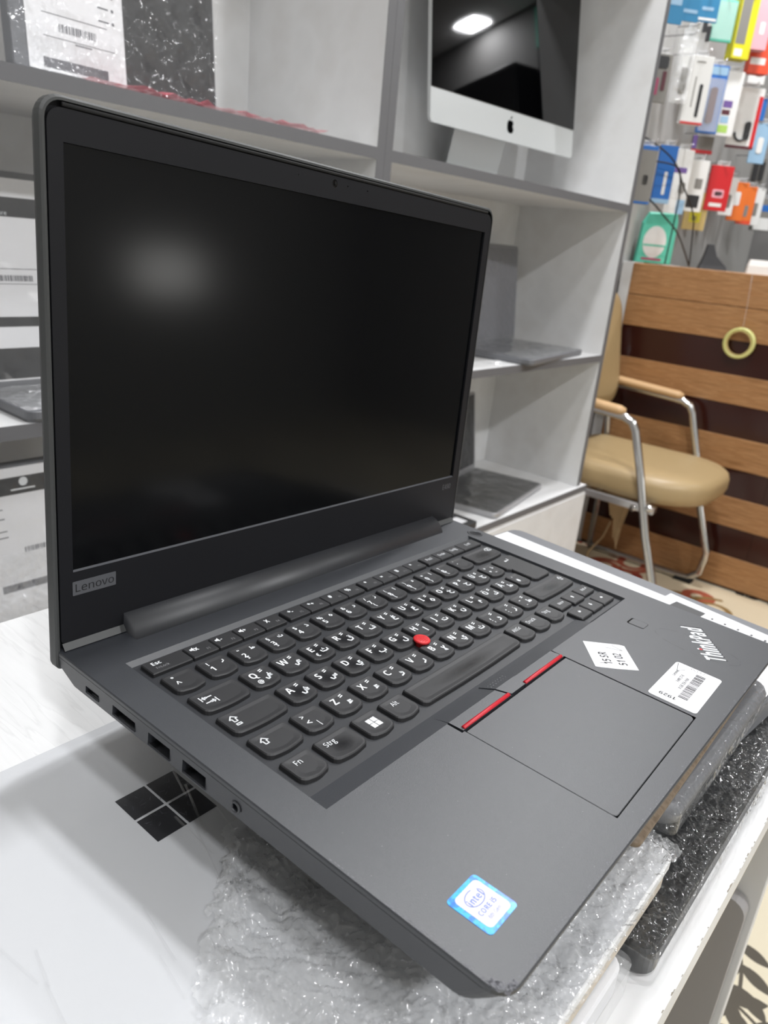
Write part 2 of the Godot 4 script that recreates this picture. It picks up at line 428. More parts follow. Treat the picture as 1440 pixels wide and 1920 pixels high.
# ================================================================ room
const FY := -840.0
const CY := 1960.0
func room():
	var x0 := -1900.0
	var x1 := 3900.0
	var z0 := -912.0
	var z1 := 3000.0
	# floor: cream tiles with speckle and grey leaves
	var im := Image.create(1024, 1024, false, Image.FORMAT_RGB8)
	im.fill(Color(0.80, 0.765, 0.68))
	for k in 9000:
		var c := 0.72 + rng.randf() * 0.12
		im.set_pixel(rng.randi() % 1024, rng.randi() % 1024, Color(c, c * 0.95, c * 0.84))
	for k in 10:
		var o := Vector2(rng.randf() * 1024, rng.randf() * 1024)
		leaf_branch(im, o, rng.randf() * TAU)
	var fm := mat("floor_tile", Color(1, 1, 1), 0.2)
	fm.albedo_texture = ImageTexture.create_from_image(im)
	fm.uv1_triplanar = true; fm.uv1_world_triplanar = true; fm.uv1_scale = Vector3(1.6, 1.6, 1.6); fm.uv1_offset = Vector3(0.1, 0, 0.05)
	var f := Mk.new()
	f.box(Vector3(x0 - 80, FY - 80, z0 - 80), Vector3(x1 + 80, FY, z1 + 80))
	struct("floor", f, fm)
	var c := Mk.new()
	c.box(Vector3(x0 - 80, CY, z0 - 80), Vector3(x1 + 80, CY + 80, z1 + 80))
	struct("ceiling", c, M.ceiling_paint)
	var w := Mk.new()
	w.box(Vector3(x0 - 80, FY, z0 - 80), Vector3(x1 + 80, CY, z0))
	struct("wall_back", w, M.grey_wall)
	w = Mk.new()
	w.box(Vector3(x0 - 80, FY, z1), Vector3(x1 + 80, CY, z1 + 80))
	struct("wall_front", w, M.room_wall)
	w = Mk.new()
	w.box(Vector3(x0 - 80, FY, z0), Vector3(x0, CY, z1))
	struct("wall_left", w, M.room_wall)
	w = Mk.new()
	w.box(Vector3(x1, FY, z0), Vector3(x1 + 80, CY, z1))
	struct("wall_right", w, M.dark_wall)
	# patterned rug under the chair
	var ri := Image.create(512, 512, false, Image.FORMAT_RGB8)
	ri.fill(Color(0.80, 0.74, 0.63))
	for k in 26:
		var p := Vector2(rng.randf() * 512, rng.randf() * 512)
		var a := rng.randf() * TAU
		var turn := (0.05 + rng.randf() * 0.06) * (1.0 if rng.randf() > 0.5 else -1.0)
		var col: Color = [Color(0.55, 0.20, 0.13), Color(0.62, 0.30, 0.20), Color(0.52, 0.40, 0.22)][k % 3]
		for s in 70:
			disc(ri, p, 9.0 * (1.0 - absf(s - 30.0) / 60.0) + 1.5, col)
			p += Vector2(cos(a), sin(a)) * 4.5
			a += turn * (1.0 + s * 0.02)
	var rm := mat("rug_pattern", Color(1, 1, 1), 0.9)
	rm.albedo_texture = ImageTexture.create_from_image(ri)
	rm.uv1_triplanar = true; rm.uv1_world_triplanar = true; rm.uv1_scale = Vector3(1.3, 1.3, 1.3)
	var r := Mk.new()
	r.box(Vector3(1795, FY, -860), Vector3(2440, FY + 4, 900), 1.5)
	var ro := part(self, "patterned_rug", r, rm)
	ro.set_meta("label", "cream rug with red scroll pattern under the tan chair"); ro.set_meta("category", "rug")
	# goods on the right wall that the dark glass display mirrors
	var db := thing("display_board", "dark poster board with teal header high on the right wall", "display board", Vector3(3899, 1500, 780))
	var q := Mk.new()
	q.box(Vector3(-30, -330, -165), Vector3(0, 200, 165), 3.0)
	part(db, "board", q, M.p_dark)
	q = Mk.new()
	q.box(Vector3(-36, 205, -165), Vector3(0, 420, 165), 3.0)
	part(db, "header", q, M.p_teal)
	q = Mk.new()
	q.box(Vector3(-33, -200, -120), Vector3(-30.2, 130, 90))
	part(db, "poster", q, M.p_navy)
	var wc := thing("added_dark_cabinet", "added dark cabinet, out of view beside the poster board, mirrored in the computer display", "cabinet", Vector3(3899, 1050, 1420))  # out of view, added for the dark area mirrored in the glass display
	q = Mk.new()
	q.box(Vector3(-220, -420, -460), Vector3(0, 560, 460), 4.0)
	part(wc, "body", q, M.p_dark)
	for k in 2:
		q = Mk.new()
		q.box(Vector3(-238, -415, -455 + k * 457), Vector3(-220.5, 555, -2 + k * 457), 3.0)
		part(wc, "door", q, M.p_dark)
	# lit wall panel on the opposite wall, mirrored softly in the matt display
	var t := thing("wall_light_panel", "small lit rectangular wall light on the wall facing the shelves", "light", Vector3(2440, 60, 2988), Basis())
	var b := Mk.new()
	b.box(Vector3(-205, -120, -6), Vector3(205, 120, 12), 3.0)
	part(t, "housing", b, M.lamp_housing)
	b = Mk.new()
	b.box(Vector3(-190, -105, -9), Vector3(190, 105, -6.5))
	var em := StandardMaterial3D.new()
	em.resource_name = "wall_light_glow"
	em.albedo_color = Color(0.9, 0.9, 0.9); em.emission_enabled = true; em.emission = Color(1.0, 0.98, 0.92); em.emission_energy_multiplier = 1.7
	part(t, "diffuser", b, em)
	var l := AreaLight3D.new()
	l.name = "light"; l.area_size = Vector2(0.36, 0.2); l.light_energy = 0.12; l.shadow_enabled = true
	l.area_range = 12.0; l.area_attenuation = 2.0
	l.transform = Transform3D(Basis(), Vector3(0, 0, -0.012))
	t.add_child(l)

func disc(im: Image, p: Vector2, r: float, c: Color):
	var w := im.get_width()
	var h := im.get_height()
	for y in range(int(p.y - r), int(p.y + r) + 1):
		for x in range(int(p.x - r), int(p.x + r) + 1):
			if Vector2(x, y).distance_to(p) <= r: im.set_pixel(posmod(x, w), posmod(y, h), c)

func leaf_branch(im: Image, o: Vector2, a: float):
	var c := Color(0.33, 0.31, 0.28)
	var p := o
	for s in 60:
		disc(im, p, 5.0, c)
		p += Vector2(cos(a), sin(a)) * 5.0
		a += 0.012
		if s % 15 == 7:
			for sg in [-1, 1]:
				var q := p
				var d: float = a + sg * 0.8
				for k in 24:
					disc(im, q, 3.0 + 17.0 * sin(PI * clampf(k / 23.0, 0.0, 1.0)), c)
					q += Vector2(cos(d), sin(d)) * 4.0

# ================================================================ shelf unit
func shelf_unit():
	var t := thing("shelf_unit", "tall white open shelf unit with grey front edges", "shelf", Vector3.ZERO)
	var zf := -600.0
	var zb := -908.0
	var panels := [["side_panel", 1745, 1763], ["side_panel", -560, -542], ["divider_panel", 796, 814], ["divider_panel", 814.5, 832]]
	for p in panels:
		var b := Mk.new()
		b.box(Vector3(p[1], -410, zb), Vector3(p[2], 1150, zf))
		var o := part(t, p[0], b, M.white_laminate)
		edge(o, Vector3(p[1], -410, zf), Vector3(p[2], 1150, zf + 1.0))
	for col in [[-542.0, 796.0], [832.0, 1745.0]]:
		for y in [1140.0, 890.0, 320.0, -47.0]:
			var b := Mk.new()
			b.box(Vector3(col[0], y - 17, zb), Vector3(col[1], y, zf))
			var o := part(t, "shelf_board", b, M.white_laminate)
			edge(o, Vector3(col[0], y - 17, zf), Vector3(col[1], y, zf + 1.0))
	var bk := Mk.new()
	bk.box(Vector3(-560, -410, zb - 3), Vector3(1763, 1150, zb))
	part(t, "back_panel", bk, M.white_laminate)
	# base cabinet below
	var c := thing("base_cabinet", "low white base cabinet with grey top edge under the shelf unit", "cabinet", Vector3.ZERO)
	var b := Mk.new()
	b.box(Vector3(-560, FY, zb), Vector3(1788, -428, zf + 8), 1.0)
	part(c, "body", b, M.white_laminate)
	b = Mk.new()
	b.box(Vector3(-560, -427.8, zb), Vector3(1788, -410.5, zf + 9))
	var top := part(c, "top_board", b, M.white_laminate)
	edge(top, Vector3(-560, -427.5, zf + 9), Vector3(1788, -411, zf + 10))
	for k in 4:
		b = Mk.new()
		b.box(Vector3(-550 + k * 586, FY + 60, zf + 8.5), Vector3(-550 + k * 586 + 580, -434, zf + 11), 1.0)
		part(c, "door", b, M.white_laminate)

func edge(parent: Node, lo: Vector3, hi: Vector3):
	var b := Mk.new()
	b.box(lo, hi)
	part(parent, "edge_band", b, M.grey_edging)

# ================================================================ table
const TY := -92.0
func table():
	var t := thing("display_table", "white laminate display table carrying the wrapped laptops", "table", Vector3.ZERO)
	var b := Mk.new()
	b.box(Vector3(-900, TY - 17.5, -250), Vector3(470, TY, 214), 0.6)
	part(t, "table_top", b, M.white_laminate)
	b = Mk.new()
	b.box(Vector3(-900, TY - 22, -250), Vector3(470, TY - 17.6, 213.5))
	part(t, "edge_core", b, M.chipboard)
	b = Mk.new()
	b.box(Vector3(448, FY, -245), Vector3(466, TY - 22.2, 210), 0.8)
	part(t, "leg_panel", b, M.white_laminate)
	b = Mk.new()
	b.box(Vector3(-880, FY, -245), Vector3(-862, TY - 22.2, 205), 0.8)
	part(t, "leg_panel", b, M.white_laminate)
	b = Mk.new()
	b.box(Vector3(-861, FY + 100, -244), Vector3(447, TY - 22.2, -226), 0.8)
	part(t, "back_panel", b, M.white_laminate)
	# chips along the worn front edge
	for k in 30:
		var x := 60.0 + rng.randf() * 330.0
		var c := Mk.new()
		var w := rng.randf_range(0.6, 3.2) * (3.0 if k % 7 == 0 else 1.0)
		var d := rng.randf_range(0.2, 0.8)
		var pts := [Vector2(x, 213.95)]
		for q in 5: pts.append(Vector2(x + w * (q + 0.6) / 6.0, 213.9 - d * rng.randf_range(0.3, 1.0)))
		pts.append(Vector2(x + w, 213.95))
		c.flat(pts, TY + 0.06)
		part(t, "edge_chip", c, M.chip_grey)
	# grey board leaning at the leg panel
	b = Mk.new()
	b.loft([[rr(-450, 164, 0, 204, [2, 14, 14, 2], 5), 0], [rr(-450, 164, 0, 204, [2, 14, 14, 2], 5), 14]])
	var o := part(self, "grey_board", b, M.board_grey, Vector3(446, -310, 0), Basis(Vector3(0, 1, 0), Vector3(-1, 0, 0), Vector3(0, 0, 1)))
	o.set_meta("label", "narrow grey board with rounded corner standing at the table leg"); o.set_meta("category", "board")

# ================================================================ counter with wooden front
func counter():
	var t := thing("shop_counter", "shop counter with light wood planks and dark glossy strips", "counter", Vector3.ZERO)
	var xf := 2466.0
	var b := Mk.new()
	b.box(Vector3(xf, FY, -862), Vector3(2900, 170, 900))
	part(t, "body", b, M.wood_dark)
	var rows := [[188, 86, 1], [85, -18, 1], [-18, -124, 0], [-124, -218, 1], [-218, -321, 0], [-321, -426, 1], [-426, -519, 0], [-519, -622, 1], [-622, -722, 0], [-722, -832, 1]]
	for r in rows:
		if r[2] == 1:
			b = Mk.new()
			b.box(Vector3(xf - 8, r[1] + 0.5, -862), Vector3(xf + 2, r[0] - 0.5, 900), 1.2)
			part(t, "plank", b, M.wood_light)
		else:
			for k in 3:
				b = Mk.new()
				b.box(Vector3(xf - 3.5, r[1] - 1, -862 + k * 590), Vector3(xf + 1, r[0] + 1, -862 + k * 590 + 588.5), 0.4)
				part(t, "gloss_strip", b, M.wood_dark)
	b = Mk.new()
	b.box(Vector3(xf - 6, 170, -862), Vector3(2910, 188, 900), 1.0)
	part(t, "counter_top", b, M.wood_light)
	b = Mk.new()
	b.box(Vector3(xf - 8, FY, -900), Vector3(2900, 190, -863), 1.0)
	part(t, "end_post", b, M.white_laminate)

# ================================================================ chair
func chair():
	var t := thing("armchair", "tan vinyl armchair with curved chrome tube frame", "chair", Vector3.ZERO)
	# side frames: runner on the floor, raked leg, arm, back post
	for s in [[2402.0], [1932.0]]:
		var x: float = s[0]
		var p := []
		var keyp := [Vector2(-800, FY + 18), Vector2(-470, FY + 18), Vector2(-425, FY + 22), Vector2(-396, FY + 50), Vector2(-388, -735), Vector2(-388, -712), Vector2(-446, -556), Vector2(-498, -382), Vector2(-538, -262), Vector2(-552, -240), Vector2(-578, -229), Vector2(-610, -226), Vector2(-770, -216), Vector2(-850, -212)]
		for k in keyp.size() - 1:
			for j in 4:
				var q: Vector2 = keyp[k].lerp(keyp[k + 1], j / 4.0)
				p.append(Vector3(x, q.y, q.x))
		p.append(Vector3(x, -212, -850))
		var m := Mk.new(true)
		m.tube(p, 12.5, 12)
		part(t, "side_frame", m, M.chrome)
		m = Mk.new(true)
		m.tube([Vector3(x, FY + 18, -800), Vector3(x, -480, -800), Vector3(x, -212, -845), Vector3(x, -40, -862)], 11, 10)
		part(t, "back_post", m, M.chrome)
		var ar := Mk.new(true)
		ar.loft([[rr(-16, -140, 16, 140, 15, 5), 0], [rr(-22, -150, 22, 150, 21, 5), 8], [rr(-20, -148, 20, 148, 19, 5), 18], [rr(-8, -134, 8, 134, 7, 5), 24]])
		part(t, "armrest", ar, M.armrest_tan, Vector3(x, -216, -728), Basis.from_euler(Vector3(deg_to_rad(3.4), 0, 0)))
		var f := Mk.new()
		f.box(Vector3(x - 18, FY + 4.3, -470), Vector3(x + 18, FY + 16, -410), 2.0)
		part(t, "foot_pad", f, M.rubber)
	for z in [-500.0, -760.0]:
		var m := Mk.new(true)
		m.tube([Vector3(1932, -485, z), Vector3(2402, -485, z)], 10, 10)
		part(t, "cross_rail", m, M.chrome)
	for x in [1950.0, 2384.0]:
		var m := Mk.new()
		m.box(Vector3(x - 14, -492, -820), Vector3(x + 14, -468, -440), 3.0)
		part(t, "seat_rail", m, M.metal)
	var kn := Mk.new(true)
	kn.lathe([[0, -10], [10, -10], [12, 0], [10, 8], [0, 10]], 14)
	part(t, "bolt_knob", kn, M.chrome, Vector3(1932, -472, -452), Basis.from_euler(Vector3(0, 0, PI / 2)))
	# seat cushion
	var seat := Mk.new(true)
	var rad := [70, 70, 150, 150]
	var lay := []
	for k in [[-468, 26], [-462, 8], [-440, 0], [-415, 0], [-400, 6], [-391, 20], [-384, 60], [-381, 110]]:
		var i: float = k[1]
		lay.append([rr(1945 + i, -850 + i, 2390 - i, -335 - i, [maxf(70 - i, 8), maxf(70 - i, 8), maxf(165 - i, 8), maxf(165 - i, 8)], 8), k[0]])
	seat.loft(lay)
	part(t, "seat", seat, M.vinyl_tan)
	var br := Mk.new(true)
	lay = []
	for k in [[0, 22], [6, 6], [20, 0], [45, 0], [58, 8], [66, 40]]:
		var i: float = k[1]
		lay.append([rr(-215 + i, -190 + i, 215 - i, 190 - i, maxf(90 - i, 8), 7), k[0]])
	br.loft(lay)
	part(t, "backrest", br, M.vinyl_tan, Vector3(2167, -95, -872), Basis.from_euler(Vector3(PI / 2 - 0.16, 0, 0)))
	# torn cloth hanging under the seat
	var c := Mk.new()
	var top := []
	for k in 7: top.append(Vector3(2120 + k * 13.0, -478, -668 + k * 14.0 + sin(k * 1.9) * 8))
	for k in 6:
		var a: Vector3 = top[k]
		var d: Vector3 = top[k + 1]
		var lo_a := Vector3(2145 + k * 4.0, -600 - (50 if k > 2 else 0) - k * 9.0, -645 + k * 6.0)
		var lo_d := Vector3(2149 + k * 4.0, -600 - (50 if k > 1 else 0) - k * 9.0 + (40 if k == 5 else 0), -639 + k * 6.0)
		c.quad(a, lo_a, lo_d, d)
	c.tri(Vector3(2160, -640, -628), Vector3(2168, -720, -612), Vector3(2172, -640, -608))
	part(t, "torn_lining", c, M.cloth_beige)
	var ta := Mk.new(true)
	ta.tube([Vector3(2150, -620, -640), Vector3(2146, -680, -655), Vector3(2140, -740, -690), Vector3(2138, -800, -700)], 4.0, 6)
	part(t, "loose_strap", ta, M.cloth_beige)

# ================================================================ pile of wrapped laptops
func sheet_print(parent: Node, rects: Array, y: float, m: Material, called := "print"):
	var k := Mk.new()
	for r in rects: k.flat([Vector2(r[0], r[1]), Vector2(r[2], r[1]), Vector2(r[2], r[3]), Vector2(r[0], r[3])], y)
	part(parent, called, k, m)

func slab(parent: Node, called: String, lo: Vector3, hi: Vector3, r: float, m: Material):
	var k := Mk.new()
	k.loft([[rr(lo.x + 1.5, lo.z + 1.5, hi.x - 1.5, hi.z - 1.5, r, 5), lo.y], [rr(lo.x, lo.z, hi.x, hi.z, r, 5), lo.y + 2], [rr(lo.x, lo.z, hi.x, hi.z, r, 5), hi.y - 1.5], [rr(lo.x + 1, lo.z + 1, hi.x - 1, hi.z - 1, r, 5), hi.y]])
	part(parent, called, k, m)

func pile():
	# lower white package on the table, left
	var p0 := thing("wrapped_package", "white package wrapped in film, bottom of the pile beside the black one", "package", Vector3.ZERO)
	slab(p0, "body", Vector3(-330, TY, -70), Vector3(88, -76, 196), 8, M.paper)
	wrap_slab(p0, Vector3(10, TY, 120), Vector3(88, -76, 197), 1.2, 1.6, M.film_white, 1.0)
	# black wrapped laptop
	var p1 := thing("wrapped_laptop", "black laptop wrapped in creased clear film at the table edge", "laptop", Vector3.ZERO)
	slab(p1, "body", Vector3(97, TY, -40), Vector3(432, -77.5, 204), 8, M.slab_black)
	wrap_slab(p1, Vector3(97, TY, 140), Vector3(400, -77, 204), 5.0, 0.75, M.film_clear, 1.9)
	# white board across the packages with a printed sheet, film crumpled over its front
	var p2 := thing("wrapped_board", "white wood-grain board with black four-pane window mark under clear film", "board", Vector3.ZERO)
	var bd := Mk.new()
	bd.loft([[rr(-900, -192, 138, 193.6, 5, 4), -62.5], [rr(-900, -192, 138, 193.6, 5, 4), -58], [rr(-899.4, -191.4, 137.4, 193.0, 5, 4), -57.4]])
	part(p2, "board", bd, M.table_white)
	bd = Mk.new()
	bd.loft([[rr(-900, -192, 137, 192.6, 5, 4), -73.5], [rr(-900, -192, 137, 192.6, 5, 4), -62.5]])
	part(p2, "edge_core", bd, M.paper_cream)
	bd = Mk.new()
	bd.prism(rr(-202, -56, 136.5, 192.6, 3, 3), -57.35, -56.9)
	var cs := part(p2, "cover_sheet", bd, M.cover_paper)
	var lg := Mk.new()
	for i in 2:
		for j in 2:
			var x := -21.5 + i * 16.0
			var z := -3.5 + j * 17.3
			lg.flat([Vector2(x, z), Vector2(x + 14.9, z), Vector2(x + 14.9, z + 16.0), Vector2(x, z + 16.0)], -56.8)
	part(cs, "window_mark", lg, M.logo_black)
	# scuffs in the dark print
	var sc := Mk.new()
	for k in 46:
		var x := rng.randf_range(-20, 8)
		var z := rng.randf_range(-2, 29)
		var a := rng.randf() * TAU
		var ln := rng.randf_range(0.3, 3.0)
		sc.ribbon([Vector2(x, z), Vector2(x + cos(a) * ln, z + sin(a) * ln)], rng.randf_range(0.08, 0.22), -56.72)
	part(cs, "scuffs", sc, M.ink_grey)
	# thin flat film over the sheet
	film(p2, -150, -50, 14, 110, 4.0, func(x, z): return -56.3 + maxf(0.0, nz_soft.get_noise_2d(x * 2.0 + z * 1.2, 40.0)) * 0.5, M.film_thin)
	# crumpled clump at the front
	var A := Vector2(0, 46)
	var Bv := Vector2(-66, 112)
	film(p2, -80, 34, 140, 197, 0.8, func(x, z):
		var side := (Bv - A).normalized().cross(Vector2(x, z) - A)
		var inside := -side + nz_soft.get_noise_2d(x * 3.0, z * 3.0) * 7.0
		if inside < 0.0 or z < 40.0 + absf(x - 30.0) * 0.1: return NAN
		var amp := clampf(inside / 7.0, 0.12, 1.0) * smoothstep(38.0, 62.0, z)
		var rim := 7.0 * exp(-pow((inside - 7.0) / 6.0, 2.0)) * smoothstep(46.0, 60.0, z)
		var corner := 8.0 * exp(-(pow((x - 118.0) / 20.0, 2.0) + pow((z - 184.0) / 16.0, 2.0)))
		var bulge := 8.0 * exp(-pow((x + 2.0) / 24.0, 2.0)) * smoothstep(90.0, 150.0, z)
		return -56.0 + amp * (crease(x, z, 1.6) * 7.0 + bulge) + rim * (0.4 + 1.1 * crease(x, z, 1.9)) + corner * (0.5 + 0.9 * crease(x, z, 1.8)), M.film_white)
	# straight stretched folds running from the mark to the clump
	for q in [[9.8, -4.1, 3.4, 16.1], [7.7, 9.4, -4.4, 40.6], [-7.8, 23.1, -9.4, 52.3], [-4.7, 32.8, -14.8, 62.7], [10.0, 26.3, 1.6, 62.3], [2.9, 46.7, -0.6, 68.9], [-44.3, 54.5, -48.8, 82.0], [-51.7, 76.0, -54.7, 96.5], [-84.0, 57.9, -86.8, 76.2], [-80.5, 44.1, -84.0, 60.7], [-88.9, 34.0, -85.8, 56.6]]:
		var fo := Mk.new()
		var a := Vector3(q[0], -56.0, q[1])
		var b := Vector3(q[2], -56.0, q[3])
		var n := Vector3(-(b - a).z, 0, (b - a).x).normalized() * 0.6
		var hi := Vector3(0, 0.3, 0)
		fo.quad(a, b, b + n + hi, a + n + hi)
		fo.quad(a + n + hi, b + n + hi, b + n * 2, a + n * 2)
		part(p2, "film_fold", fo, M.film_clear)
	# grey-bordered package lying to the right
	var p3 := thing("wrapped_laptop", "grey laptop with white printed sheets lying under the open laptop", "laptop", Vector3(0, 0, 0))
	var rb := Basis.from_euler(Vector3(0, deg_to_rad(-6.0), 0))
	var o3 := Vector3(441, 0, -73)
	var n3 := Node3D.new()
	n3.name = "package"
	var k := Mk.new()
	k.loft([[rr(-260, 0, 0, 274, 10, 5), -72.5], [rr(-260, 0, 0, 274, 10, 5), -57.5], [rr(-259, 1, -1, 273, 10, 5), -56.5]])
	part(p3, "body", k, M.slab_grey, o3, rb)
	k = Mk.new()
	k.prism(PackedVector2Array([Vector2(-250, 5), Vector2(-17, 3), Vector2(-17, 172), Vector2(-250, 172)]), -56.4, -55.9)
	part(p3, "printed_sheet", k, M.paper, o3, rb)
	k = Mk.new()
	k.prism(PackedVector2Array([Vector2(-250, 162), Vector2(-9, 162), Vector2(-16, 272), Vector2(-250, 272)]), -55.8, -55.3)
	var s2 := part(p3, "printed_sheet", k, M.paper, o3, rb)
	k = Mk.new()
	k.flat([Vector2(-60, 170), Vector2(-19.5, 172), Vector2(-20, 196), Vector2(-60, 196)], -55.2)
	part(s2, "print", k, M.ink_band)
	k = Mk.new()
	for j in 8:
		var zz := 202.4 + j * 9.8
		k.flat([Vector2(-26.4, zz), Vector2(-23.8, zz), Vector2(-23.8, zz + 1.6), Vector2(-26.4, zz + 1.6)], -55.2)
		k.flat([Vector2(-36, zz + 2), Vector2(-31, zz + 2), Vector2(-31, zz + 2.5), Vector2(-36, zz + 2.5)], -55.2)
	part(s2, "print", k, M.ink)
	# grey slab on top
	var p4 := thing("wrapped_laptop", "closed grey laptop in clear film directly below the open laptop", "laptop", Vector3.ZERO)
	k = Mk.new(true)
	k.loft([[rr(146, -58, 306, 185, 10, 5), -55], [rr(144, -60, 309, 188.5, 12, 5), -52], [rr(144, -60, 309, 188.5, 12, 5), -48], [rr(145, -59, 307.6, 187, 11, 5), -45], [rr(148, -56, 304, 183.5, 10, 5), -43]])
	part(p4, "body", k, M.slab_grey)
	wrap_slab(p4, Vector3(145, -54.5, 150), Vector3(308, -43.5, 188), 2.2, 0.9, M.film_clear, 1.7)
	# brown padded layer, in the tilt of the laptop
	var p5 := thing("padded_sleeve", "thin brown padded sleeve squeezed between two laptops", "sleeve", Vector3.ZERO, lap_basis())
	k = Mk.new(true)
	k.loft([[rr(96, -20, 290, 188, 4, 5), -22.4], [rr(92, -24, 294, 191.5, 4, 5), -20.5], [rr(92, -24, 294, 191.5, 4, 5), -18], [rr(96, -20, 290, 184, 4, 5), -15.4]])
	part(p5, "body", k, M.brown_wrap)

func fskew(p: PackedVector2Array) -> PackedVector2Array:      # the laptop's front edge runs out slightly to the right
	var o := PackedVector2Array()
	for v in p: o.append(Vector2(v.x, v.y + (lerpf(-2.8, 3.4, (v.x + 22.0) / 327.5) if v.y > 150.0 else 0.0)))
	return o

func lap_basis() -> Basis:
	return Basis.from_euler(Vector3(deg_to_rad(2.2262), deg_to_rad(1.8255), deg_to_rad(-2.4571)))

# ================================================================ the open laptop
const ARAB := {      # simple stroke letters in a unit box, y up; last list holds dots
	"dad": [[[0.95, 0.75], [0.7, 0.85], [0.5, 0.6], [0.95, 0.5], [0.5, 0.5], [0.4, 0.2], [0.15, 0.1], [0.05, 0.4]], [[0.75, 1.05]]],
	"sad": [[[0.95, 0.75], [0.7, 0.85], [0.5, 0.6], [0.95, 0.5], [0.5, 0.5], [0.4, 0.2], [0.15, 0.1], [0.05, 0.4]], []],
	"tha": [[[1, 0.7], [0.95, 0.4], [0.5, 0.32], [0.08, 0.4], [0.03, 0.7]], [[0.4, 0.75], [0.6, 0.75], [0.5, 0.95]]],
	"qaf": [[[0.7, 0.75], [0.9, 0.85], [0.95, 0.6], [0.7, 0.6], [0.95, 0.5], [0.8, 0.15], [0.3, 0.05], [0.08, 0.4]], [[0.65, 1.05], [0.9, 1.05]]],
	"fa": [[[0.95, 0.5], [0.75, 0.7], [0.9, 0.85], [0.98, 0.6], [0.9, 0.35], [0.1, 0.35], [0.03, 0.6]], [[0.85, 1.08]]],
	"ghain": [[[0.8, 0.9], [0.4, 0.85], [0.4, 0.65], [0.8, 0.6], [0.3, 0.45], [0.25, 0.1], [0.8, 0.02]], [[0.55, 1.12]]],
	"ain": [[[0.8, 0.9], [0.4, 0.85], [0.4, 0.65], [0.8, 0.6], [0.3, 0.45], [0.25, 0.1], [0.8, 0.02]], []],
	"ha": [[[0.5, 0.9], [0.85, 0.5], [0.5, 0.2], [0.2, 0.45], [0.5, 0.9]], []],
	"kha": [[[0.15, 0.8], [0.5, 0.7], [0.9, 0.75], [0.4, 0.55], [0.25, 0.2], [0.6, 0.02], [0.95, 0.1]], [[0.5, 1.0]]],
	"hah": [[[0.15, 0.8], [0.5, 0.7], [0.9, 0.75], [0.4, 0.55], [0.25, 0.2], [0.6, 0.02], [0.95, 0.1]], []],
	"jim": [[[0.15, 0.8], [0.5, 0.7], [0.9, 0.75], [0.4, 0.55], [0.25, 0.2], [0.6, 0.02], [0.95, 0.1]], [[0.6, 0.3]]],
	"dal": [[[0.4, 0.9], [0.8, 0.4], [0.7, 0.2], [0.25, 0.22]], []],
	"shin": [[[1, 0.75], [0.97, 0.45], [0.85, 0.42], [0.8, 0.65], [0.75, 0.42], [0.62, 0.42], [0.58, 0.65], [0.54, 0.35], [0.4, 0.1], [0.12, 0.1], [0.03, 0.42]], [[0.66, 0.85], [0.86, 0.85], [0.76, 1.02]]],
	"sin": [[[1, 0.75], [0.97, 0.45], [0.85, 0.42], [0.8, 0.65], [0.75, 0.42], [0.62, 0.42], [0.58, 0.65], [0.54, 0.35], [0.4, 0.1], [0.12, 0.1], [0.03, 0.42]], []],
	"ya": [[[0.9, 0.8], [0.6, 0.8], [0.55, 0.55], [0.85, 0.45], [0.7, 0.2], [0.25, 0.2], [0.05, 0.5]], [[0.4, -0.02], [0.6, -0.02]]],
	"ba": [[[1, 0.7], [0.95, 0.4], [0.5, 0.32], [0.08, 0.4], [0.03, 0.7]], [[0.5, 0.08]]],
	"lam": [[[0.8, 1.0], [0.8, 0.3], [0.5, 0.1], [0.15, 0.25], [0.15, 0.5]], []],
	"alif": [[[0.5, 1.0], [0.5, 0.1]], []],
	"ta": [[[1, 0.7], [0.95, 0.4], [0.5, 0.32], [0.08, 0.4], [0.03, 0.7]], [[0.4, 0.8], [0.62, 0.8]]],
	"nun": [[[0.85, 0.75], [0.85, 0.35], [0.5, 0.1], [0.15, 0.3], [0.15, 0.65]], [[0.5, 0.8]]],
	"mim": [[[0.35, 0.1], [0.35, 0.55], [0.6, 0.75], [0.85, 0.55], [0.35, 0.5]], []],
	"kaf": [[[0.85, 1.0], [0.9, 0.3], [0.2, 0.25], [0.1, 0.45]], [[0.5, 0.6]]],
	"tah": [[[0.3, 1.0], [0.3, 0.35], [0.7, 0.65], [0.95, 0.45], [0.7, 0.32], [0.1, 0.32]], []],
	"waw": [[[0.75, 0.55], [0.5, 0.7], [0.5, 0.5], [0.78, 0.55], [0.7, 0.2], [0.2, 0.05]], []],
	"ra": [[[0.7, 0.7], [0.72, 0.35], [0.2, 0.05]], []],
	"zay": [[[0.7, 0.65], [0.72, 0.35], [0.2, 0.05]], [[0.65, 0.92]]],
	"laa": [[[0.95, 1.0], [0.35, 0.2], [0.7, 0.1], [0.45, 0.95]], []],
	"hamza": [[[0.75, 0.7], [0.4, 0.75], [0.4, 0.5], [0.75, 0.45], [0.25, 0.3]], []],
}

func arab(mk: Mk, n: String, x: float, z: float, h: float, y: float):
	var g: Array = ARAB[n]
	var pts := []
	for p in g[0]: pts.append(Vector2(x + p[0] * h, z - p[1] * h))
	mk.ribbon(pts, h * 0.19, y)
	for d in g[1]:
		var c := Vector2(x + d[0] * h, z - d[1] * h)
		var q: float = h * 0.1
		mk.flat([c + Vector2(0, -q), c + Vector2(q, 0), c + Vector2(0, q), c + Vector2(-q, 0)], y)

